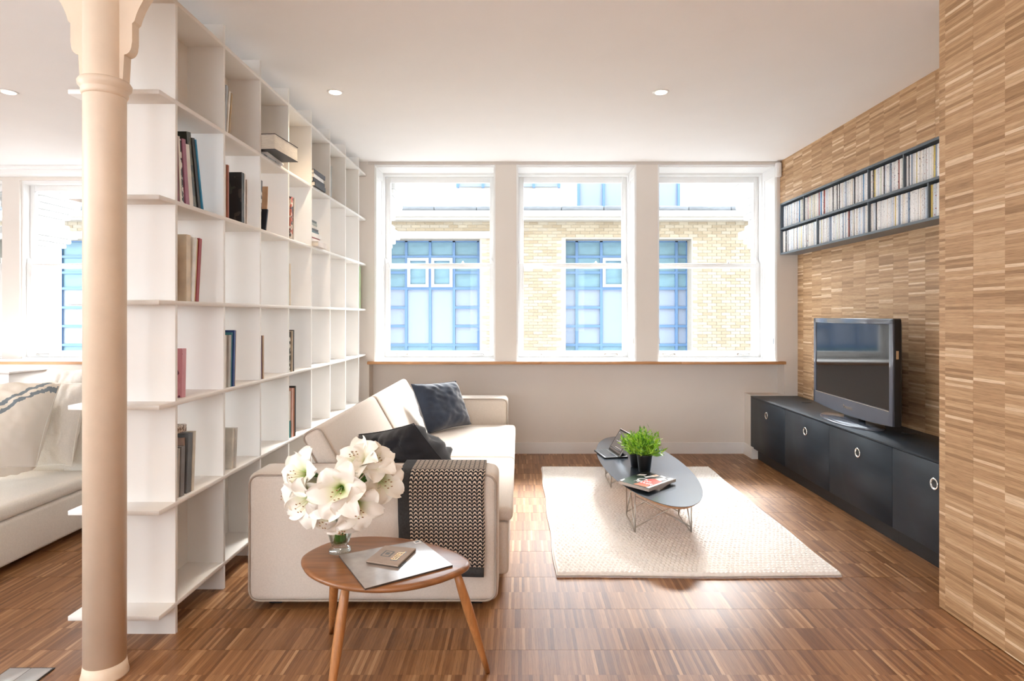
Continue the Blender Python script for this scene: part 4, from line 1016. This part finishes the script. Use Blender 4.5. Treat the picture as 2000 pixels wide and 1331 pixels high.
# patterned throw over the near arm
def throw_mat():
    m, nt, b = nodes('black_scallop_weave'); N, L = nt.nodes, nt.links
    uv = N.new('ShaderNodeUVMap'); sp = N.new('ShaderNodeSeparateXYZ'); L.new(uv.outputs[0], sp.inputs[0])
    u = math_n(nt, 'DIVIDE', sp.outputs[0], 0.0212); v = math_n(nt, 'DIVIDE', sp.outputs[1], 0.0166)
    wv = math_n(nt, 'TANH', math_n(nt, 'MULTIPLY', math_n(nt, 'COSINE', math_n(nt, 'MULTIPLY', u, 2*math.pi)), 2.6))
    ph = math_n(nt, 'FRACT', math_n(nt, 'ADD', v, math_n(nt, 'MULTIPLY', wv, 0.21)))
    band = math_n(nt, 'LESS_THAN', ph, 0.57)
    fu = math_n(nt, 'ABSOLUTE', math_n(nt, 'SUBTRACT', math_n(nt, 'FRACT', math_n(nt, 'ADD', u, 0.0)), 0.5))
    core = math_n(nt, 'MULTIPLY', math_n(nt, 'LESS_THAN', fu, 0.13), math_n(nt, 'LESS_THAN', ph, 0.86))
    k = math_n(nt, 'MAXIMUM', band, core)
    c = mix_n(nt, 'MIX', k, (0.66, 0.54, 0.43), (0.010, 0.010, 0.013))
    L.new(c, b.inputs['Base Color']); b.inputs['Roughness'].default_value = 0.9
    bp = N.new('ShaderNodeBump'); bp.inputs['Strength'].default_value = 0.5; bp.inputs['Distance'].default_value = 0.002; L.new(k, bp.inputs['Height']); L.new(bp.outputs[0], b.inputs['Normal'])
    return m
M_throw = throw_mat(); M_border = mat('charcoal_wool_border', (0.035, 0.034, 0.034), 0.95, var=0.25, vscale=120, bump=0.2, bscale=300)
tx0, tx1 = -0.522, -0.150
path = [(2.915, 0.6005), (2.88, 0.601), (2.82, 0.601), (2.77, 0.6008)]
for i in range(1, 9):
    q = i / 8 * math.pi / 2; path.append((2.757 - 0.046 * math.sin(q), 0.555 + 0.046 * math.cos(q)))
for i in range(1, 21): path.append((2.711 - 0.003 * math.sin(i), 0.555 - i * 0.0202))
arc = [0.0]
for a, b in zip(path, path[1:]): arc.append(arc[-1] + math.hypot(b[0]-a[0], b[1]-a[1]))
def sheet(xa, xb, i0, i1, nx, lift=0.0):
    m = MB(); uv = []; vs = []; n = nx + 1
    for side in (0, 1):
        for i in range(i0, i1 + 1):
            y, z = path[i]; dy, dz = (0, 1) if i < 4 else ((-math.sin(min(1, (i-3)/8)*math.pi/2), math.cos(min(1, (i-3)/8)*math.pi/2)))
            th = 0.001 if side == 0 else 0.007 + lift
            for k_ in range(n):
                x = xa + (xb - xa) * k_ / nx; w = 0.0025 * (1 + math.sin(x*31 + i*0.2)) * min(1, i / 6)
                sk = -0.012 * max(0, (4 - i)) / 4 * (1 if xb > -0.3 else 0)
                vs.append((x + 0.006 * math.sin(i * 0.35) * 0.4, y + dy*(th + w), z + dz*th)); uv.append((x, arc[i]))
    rows = i1 - i0 + 1; o = rows * n
    fs = []
    for i in range(rows - 1):
        for k_ in range(nx):
            a = i*n + k_
            fs.append((o+a, o+a+n, o+a+n+1, o+a+1)); fs.append((a, a+1, a+n+1, a+n))
    for i in range(rows - 1):
        a = i*n; fs.append((a, a+n, o+a+n, o+a)); a = i*n + nx; fs.append((a, o+a, o+a+n, a+n))
    for k_ in range(nx): fs.append((k_, o+k_, o+k_+1, k_+1)); a = (rows-1)*n + k_; fs.append((a, a+1, o+a+1, o+a))
    m.add(vs, fs, 0, True); m.uv = uv; return m
th_ = thing('throw_blanket', 'black and cream scallop patterned throw over the sofa arm', 'throw', (-0.335, 2.75, 0.15))
L_ = len(path) - 1
sheet(tx0 + 0.05, tx1, 0, L_ - 2, 40).build('woven_field', M_throw, th_)
sheet(tx0, tx0 + 0.05, 0, L_, 6).build('side_border', M_border, th_)
sheet(tx0 + 0.05, tx1, L_ - 2, L_, 40).build('bottom_border', M_border, th_)

# ------------------------------------------------------------------ pebble side table
TZ2 = 0.42
out = [(-0.776, 2.235), (-0.757, 2.325), (-0.70, 2.405), (-0.61, 2.442), (-0.50, 2.438), (-0.379, 2.395), (-0.265, 2.318), (-0.192, 2.24), (-0.170, 2.18), (-0.189, 2.122), (-0.257, 2.048), (-0.348, 1.994), (-0.45, 1.976), (-0.556, 1.995), (-0.655, 2.05), (-0.73, 2.13)]
cv_ = catmull([(a, b, 0) for a, b in out], 6)
cen = sum(cv_, Vector()) / len(cv_)
st = thing('side_table', 'pebble-shaped elm side table with three splayed legs', 'table', (cen.x, cen.y, 0))
def rg(inset, z):
    r_ = []
    for p in cv_:
        d = (p - cen); r_.append((cen.x + d.x * (1 - inset / d.length), cen.y + d.y * (1 - inset / d.length), z))
    return r_
MB().rings([rg(0.03, TZ2-0.024), rg(0.012, TZ2-0.0225), rg(0.003, TZ2-0.017), rg(0.0, TZ2-0.011), rg(0.002, TZ2-0.005), rg(0.008, TZ2-0.0012), rg(0.016, TZ2)], sm=True).build('top', M_walnut, st)
def leg(a, b):
    a, b = Vector(a), Vector(b); ts = (0, .15, .35, .55, .8, 1.0); rs = (0.0125, 0.0155, 0.0175, 0.016, 0.012, 0.009)
    MB().tube([a.lerp(b, t) for t in ts], list(rs), 16).build('leg', M_leg, st)
leg((-0.215, 2.15, TZ2 - 0.022), (-0.112, 2.245, 0.0))
leg((-0.575, 2.09, TZ2 - 0.022), (-0.607, 1.98, 0.0))
leg((-0.672, 2.30, TZ2 - 0.022), (-0.756, 2.52, 0.0))

# record in its clear sleeve and small card case
def flat(P, z0, z1, name, mt, parent): return MB().add([(p[0], p[1], z0) for p in P] + [(p[0], p[1], z1) for p in P], [(3,2,1,0),(4,5,6,7)] + [(i, (i+1) % 4, 4+(i+1) % 4, 4+i) for i in range(4)]).build(name, mt, parent)
zr = TZ2 + 0.0065
rc = [g2(662, 1085, zr), g2(713, 1150, zr), g2(884, 1104, zr), g2(820, 1055, zr)]
rec = thing('record_sleeve', 'square vinyl record in a glossy clear sleeve', 'record', (-0.43, 2.18, TZ2), None)
M_rec = mat('taupe_print_gloss', (0.30, 0.25, 0.215), 0.3, var=0.2, vscale=18, coat=0.45, bump=0.35, bscale=7)
flat(rc, TZ2 + 0.0004, zr - 0.0008, 'cardboard_sleeve', mat('dark_card_edge', (0.05, 0.035, 0.028), 0.6), rec)
flat(rc, zr - 0.0008, zr, 'plastic_cover', M_rec, rec)
Mr_ = quadM(rc, zr)
def pr(poly, mt, M, parent, h=0.0003, name='print'): return MB().add([(x, y, h) for x, y in poly], [tuple(range(len(poly)))], M=M).build(name, mt, parent)
M_gwink = mat('gloss_white_label', (0.80, 0.78, 0.76), 0.2, var=0.02)
pr([(0.01, 0.90), (0.095, 0.90), (0.095, 0.985), (0.01, 0.985)], M_gwink, Mr_, rec)
pr([(0.03, 0.92), (0.065, 0.92), (0.065, 0.97), (0.03, 0.97)], M_black, Mr_, rec, 0.0005)
pr([(0.52, 0.50), (0.74, 0.46), (0.76, 0.66), (0.60, 0.70)], mat('blue_grey_photo_print', (0.18, 0.22, 0.26), 0.12, var=0.3, vscale=40, coat=1.0), Mr_, rec)
pr([(0.66, 0.78), (0.74, 0.77), (0.74, 0.80), (0.66, 0.81)], mat('grey_print', (0.12, 0.13, 0.14), 0.15, coat=1.0), Mr_, rec)
zc = zr + 0.0095
cc = [g2(715.4, 1095.5, zc), g2(777.2, 1105, zc), g2(812.3, 1071.5, zc), g2(752, 1066, zc)]
cd = thing('card_disc_case', 'small brown card disc case lying on the record sleeve', 'disc case', (-0.45, 2.2, zr))
M_card = mat('brown_card', (0.36, 0.27, 0.21), 0.7, var=0.06, vscale=30)
flat(cc, zr + 0.0006, zr + 0.0045, 'lower_board', mat('dark_photo_card', (0.06, 0.035, 0.02), 0.5, var=0.5, vscale=40), cd)
flat(cc, zr + 0.0046, zc, 'upper_board', M_card, cd)
Mc_ = quadM(cc, zc)
M_faded = mat('faded_grey_ink', (0.13, 0.12, 0.115), 0.6, var=0.2, vscale=60)
pr([(0.22, 0.36), (0.52, 0.36), (0.52, 0.40), (0.22, 0.40)], M_faded, Mc_, cd); pr([(0.20, 0.68), (0.50, 0.68), (0.50, 0.72), (0.20, 0.72)], M_faded, Mc_, cd)
pr([(0.20, 0.40), (0.25, 0.40), (0.25, 0.68), (0.20, 0.68)], M_faded, Mc_, cd); pr([(0.46, 0.40), (0.52, 0.40), (0.52, 0.68), (0.46, 0.68)], M_faded, Mc_, cd)
pr([(0.29, 0.48), (0.42, 0.48), (0.42, 0.62), (0.29, 0.62)], M_faded, Mc_, cd)
exx = Mc_.col[1].xyz.normalized(); eyy = Vector((-exx.y, exx.x, 0))
Mtx = mat3(Mc_ @ Vector((0.74, 0.50, 0)) + Vector((0, 0, 0.0006)), exx, eyy, (0, 0, 1))
lettering('ESSEL', Mtx, 0.036, M_black, cd, 'cover_lettering', 0.0003)
lettering('ESSEL', Mtx @ Matrix.Translation((0.001, 0.0015, 0.0004)), 0.032, mat('gold_foil', (0.75, 0.45, 0.18), 0.3, 0.7), cd, 'cover_lettering', 0.0002)

# ------------------------------------------------------------------ vase and amaryllis
vx, vy = -0.651, 2.278
vs_ = thing('glass_vase', 'clear footed glass vase on the elm side table', 'vase', (vx, vy, TZ2))
Mv = Matrix.Translation((vx, vy, TZ2 + 0.0004))
MB().lathe([(0.037, 0), (0.0395, 0.003), (0.0395, 0.011), (0.035, 0.016), (0.029, 0.019), (0.030, 0.026), (0.038, 0.05), (0.047, 0.085), (0.053, 0.12), (0.058, 0.155), (0.060, 0.165), (0.057, 0.165), (0.050, 0.12), (0.044, 0.085), (0.035, 0.05), (0.026, 0.03), (0.001, 0.028)], 40, M=Mv).build('glass_body', M_vase, vs_)
def petal_mat():
    m, nt, b = nodes('white_petal_green_throat'); N, L = nt.nodes, nt.links
    uv = N.new('ShaderNodeUVMap'); sp = N.new('ShaderNodeSeparateXYZ'); L.new(uv.outputs[0], sp.inputs[0])
    c = ramp_n(nt, sp.outputs[1], [(0.0, (0.20, 0.36, 0.05)), (0.16, (0.42, 0.55, 0.14)), (0.38, (0.80, 0.80, 0.58)), (0.6, (0.87, 0.83, 0.74)), (1.0, (0.88, 0.85, 0.78))])
    L.new(c, b.inputs['Base Color']); b.inputs['Roughness'].default_value = 0.55
    b.inputs['Subsurface Weight'].default_value = 0.0
    return m
M_petal = petal_mat()
M_stem = mat('green_stem', (0.07, 0.17, 0.025), 0.5, var=0.2, vscale=30)
M_stamen = mat('pale_stamen', (0.78, 0.74, 0.50), 0.6); M_anther = mat('brown_anther', (0.30, 0.15, 0.05), 0.7)
def amaryllis(c, d, Rf, seed, label):
    rr = random.Random(seed); c = Vector(c); d = Vector(d).normalized()
    u = Vector((0, 0, 1)).cross(d); u = u.normalized() if u.length > 0.05 else Vector((1, 0, 0)); v = d.cross(u)
    base = c - d * Rf * 0.95; Mf = mat3(base, u, v, d)
    fl_ = thing('amaryllis', label, 'flower', base, 'white amaryllis blooms in the vase')
    roll = rr.uniform(0, 1)
    for k_ in range(6):
        a0 = 2*math.pi*(k_ / 6) + roll; wide = 0.62 if k_ % 2 == 0 else 0.50; zoff = 0.004 if k_ % 2 else 0.0
        s1, s2, op = rr.uniform(0, 6), rr.uniform(0, 6), rr.uniform(0.85, 1.12)
        m = MB(); uv = []; nu, nv = 12, 8; vs = []
        for side in (1, -1):
            for i in range(nu + 1):
                t = i / nu
                rad = Rf * op * (0.07 + 0.12*t + 0.86 * t ** 1.9); z = Rf * (1.05 * t ** 0.85) * (1 - 0.30 * t ** 3) - Rf * 0.12 * t ** 6
                wd = Rf * wide * (math.sin(math.pi * (0.06 + 0.90 * t ** 0.9)) ** 0.75) * (0.30 + 0.85 * t) + 0.001
                for j in range(nv + 1):
                    s = j / nv * 2 - 1
                    ruf = Rf * 0.075 * t * t * math.sin(s * 5.5 + s1 + 3*t) * abs(s) + Rf * 0.05 * t * math.sin(7*t + s2 + 3*s)
                    cup = Rf * 0.16 * s * s * t * (1 - 0.5*t)
                    cr_ = rad; tang = s * wd
                    x = cr_ * math.cos(a0) - tang * math.sin(a0); y = cr_ * math.sin(a0) + tang * math.cos(a0)
                    # keep the throat round
                    if t < 0.5:
                        q = math.hypot(x, y); tgt = rad * (1 + 0.05*abs(s)); f_ = (0.5 - t) / 0.5
                        x, y = x * (1 - f_ + f_ * tgt / max(q, 1e-5)), y * (1 - f_ + f_ * tgt / max(q, 1e-5))
                    vs.append(Mf @ Vector((x, y, z + ruf + cup + zoff + 0.0004*side))); uv.append((j / nv, t))
        n_ = (nu + 1) * (nv + 1); fs = []
        for i in range(nu):
            for j in range(nv):
                a = i*(nv+1)+j; fs.append((a, a+nv+1, a+nv+2, a+1)); fs.append((n_+a, n_+a+1, n_+a+nv+2, n_+a+nv+1))
        m.add(vs, fs, 0, True); m.uv = uv
        m.build('petal', M_petal, fl_)
    stm = MB(); ant = MB()
    for k_ in range(6):
        a = k_ / 6 * 6.28 + 0.3; tipx, tipy = 0.16*Rf*math.cos(a) , 0.16*Rf*math.sin(a) - 0.10*Rf
        pts = [Mf @ Vector((0.03*Rf*math.cos(a), 0.03*Rf*math.sin(a), 0.2*Rf)), Mf @ Vector((tipx*0.6, tipy*0.6, 0.65*Rf)), Mf @ Vector((tipx, tipy, 0.95*Rf + 0.02*Rf*k_))]
        stm.tube(pts, 0.0011, 5); ant.tube([pts[2] - u*0.003, pts[2] + u*0.003 + d*0.002], 0.0017, 5)
    stm.build('stamens', M_stamen, fl_); ant.build('anthers', M_anther, fl_)
    hub = Vector((vx + 0.012*math.cos(seed*1.7), vy + 0.012*math.sin(seed*1.7), TZ2 + 0.20)); foot = Vector((vx + 0.015*math.cos(seed*2.3), vy + 0.015*math.sin(seed*2.3), TZ2 + 0.034))
    neck = base - d * 0.035
    P = [base + d*0.006, neck, neck.lerp(hub, 0.5) - d*0.01, hub, hub.lerp(foot, 0.5), foot]
    MB().tube(P, [0.0075, 0.006, 0.0055, 0.0065, 0.0075, 0.0075], 9).build('stem', M_stem, fl_)
am = [((657, 962, 2.10), (0.05, -1, 0.08), 0.080, 'white amaryllis facing the camera in the middle of the bouquet'),
      ((692, 890, 2.22), (-0.25, -0.55, 0.75), 0.072, 'topmost white amaryllis tilting upward'),
      ((730, 898, 2.24), (0.55, -0.55, 0.62), 0.074, 'white amaryllis at the top right of the bouquet'),
      ((578, 925, 2.22), (-0.5, -0.8, 0.32), 0.072, 'white amaryllis at the upper left of the bouquet'),
      ((590, 985, 2.16), (-0.35, -0.9, -0.15), 0.080, 'white amaryllis at the left edge of the bouquet'),
      ((700, 998, 2.13), (0.42, -0.85, -0.28), 0.070, 'white amaryllis below right of the central bloom'),
      ((752, 942, 2.25), (0.65, -0.75, 0.05), 0.074, 'white amaryllis at the right edge of the bouquet'),
      ((632, 1018, 2.16), (-0.28, -0.8, -0.5), 0.066, 'white amaryllis drooping below left of the central bloom'),
      ((667, 1034, 2.17), (0.10, -0.7, -0.75), 0.050, 'small white amaryllis hanging over the vase rim'),
      ((735, 968, 2.32), (0.75, 0.25, -0.3), 0.066, 'white amaryllis turned away at the right of the bouquet'),
      ((560, 965, 2.26), (-0.85, -0.45, 0.0), 0.066, 'white amaryllis sticking out furthest to the left'),
      ((612, 945, 2.36), (-0.45, 0.5, 0.5), 0.066, 'white amaryllis turned away at the back of the bouquet')]
for i, (p, d, r_, lab) in enumerate(am):
    q = (664 + (p[0] - 664) * 1.06, 965 + (p[1] - 965) * 1.06, p[2]); amaryllis(at(*q), d, r_ * 1.2, i + 1, lab)

# ------------------------------------------------------------------ left-hand room
s2_ = thing('day_bed_sofa', 'cream linen sofa in the left room beyond the bookcase', 'sofa', (-3.1, 3.2, 0))
MB().rbox(-3.62, -2.55, 1.9, 4.12, 0.03, 0.255, 0.02, 3).build('base', M_linen2, s2_)
MB().rbox(-3.6, -2.545, 1.9, 3.82, 0.258, 0.335, 0.03, 5, sub=5, puff=0.02).build('seat_cushion', M_linen2, s2_)
MB().rbox(-2.80, -2.54, 3.83, 4.12, 0.258, 0.668, 0.04, 5).build('arm', M_linen2, s2_)
MB().rbox(-3.37, -2.80, 4.0, 4.12, 0.258, 0.62, 0.04, 5).build('end_cushion', M_linen2, s2_)
MB().rbox(-3.62, -3.38, 1.9, 3.82, 0.258, 0.70, 0.05, 5).build('backrest', M_linen2, s2_)
def stripes():
    m, nt, b = nodes('ivory_cotton_blue_stitch'); N, L = nt.nodes, nt.links
    tc = N.new('ShaderNodeTexCoord'); sp = N.new('ShaderNodeSeparateXYZ'); L.new(tc.outputs['Object'], sp.inputs[0])
    nz = N.new('ShaderNodeTexNoise'); nz.inputs['Scale'].default_value = 30; L.new(tc.outputs['Object'], nz.inputs['Vector'])
    w = math_n(nt, 'ADD', math_n(nt, 'SUBTRACT', sp.outputs[0], math_n(nt, 'MULTIPLY', sp.outputs[2], 0.3)), math_n(nt, 'MULTIPLY', math_n(nt, 'SUBTRACT', nz.outputs[0], 0.5), 0.03))
    a = math_n(nt, 'MULTIPLY', math_n(nt, 'LESS_THAN', math_n(nt, 'ABSOLUTE', math_n(nt, 'SUBTRACT', w, 0.045)), 0.009), 1.0)
    c2 = math_n(nt, 'LESS_THAN', math_n(nt, 'ABSOLUTE', math_n(nt, 'SUBTRACT', w, 0.005)), 0.011)
    c = mix_n(nt, 'MIX', math_n(nt, 'MAXIMUM', a, c2), (0.84, 0.79, 0.71), (0.22, 0.27, 0.31))
    L.new(c, b.inputs['Base Color']); b.inputs['Roughness'].default_value = 0.9; return m
cushion('scatter_cushion', 'large cream cushion with blue stitched stripes on the left sofa', [at(-120, 790, 3.45), at(-60, 925, 3.10), at(70, 912, 3.38), at(118, 750, 3.74)], 0.34, stripes(), 1.3, 0.012, pipe=M_linen2)
cushion('scatter_cushion', 'cream cushion behind the striped one on the left sofa', [at(84, 742, 3.86), at(70, 912, 3.70), at(140, 912, 3.70), at(168, 748, 3.86)], 0.16, M_linen2, 4.4, 0.012)
cushion('scatter_cushion', 'white cushion furthest back on the left sofa', [at(96, 716, 3.98), at(80, 880, 3.93), at(122, 880, 3.93), at(168, 722, 3.98)], 0.10, M_linen2, 6.4, 0.012)
wc = thing('white_sideboard', 'plain white sideboard below the left room window', 'sideboard', (-4.5, 5.2, 0))
MB().rbox(-5.2, -4.03, 4.95, 5.35, 0.06, 0.815, 0.003, 2).build('body', M_white, wc)
MB().rbox(-5.21, -4.02, 4.94, 5.36, 0.815, 0.835, 0.003, 2).build('top', M_white, wc)
MB().box(-5.15, -4.08, 5.0, 5.3, 0, 0.06).build('plinth', M_plinth, wc)
MB().rbox(-4.62, -4.37, 5.0, 5.2, 0.8355, 0.852, 0.003, 2).build('notebook', M_dark, **T('dark notebook lying on the white sideboard', 'notebook'))
# floor box by the column
fb = thing('floor_socket_box', 'pale metal floor box with two lids set in the parquet', 'floor box', (-1.76, 2.13, 0))
M_alu = mat('brushed_aluminium', (0.72, 0.74, 0.76), 0.35, 0.8, var=0.04, stretch=(1, 10, 1))
MB().box(-1.842, -1.680, 1.99, 2.269, 0.0004, 0.0035).build('frame', M_dark, fb)
for (a, b) in ((-1.838, -1.7625), (-1.7605, -1.684)): MB().rbox(a, b, 1.994, 2.262, 0.0035, 0.0055, 0.0008, 1).build('lid', M_alu, fb)
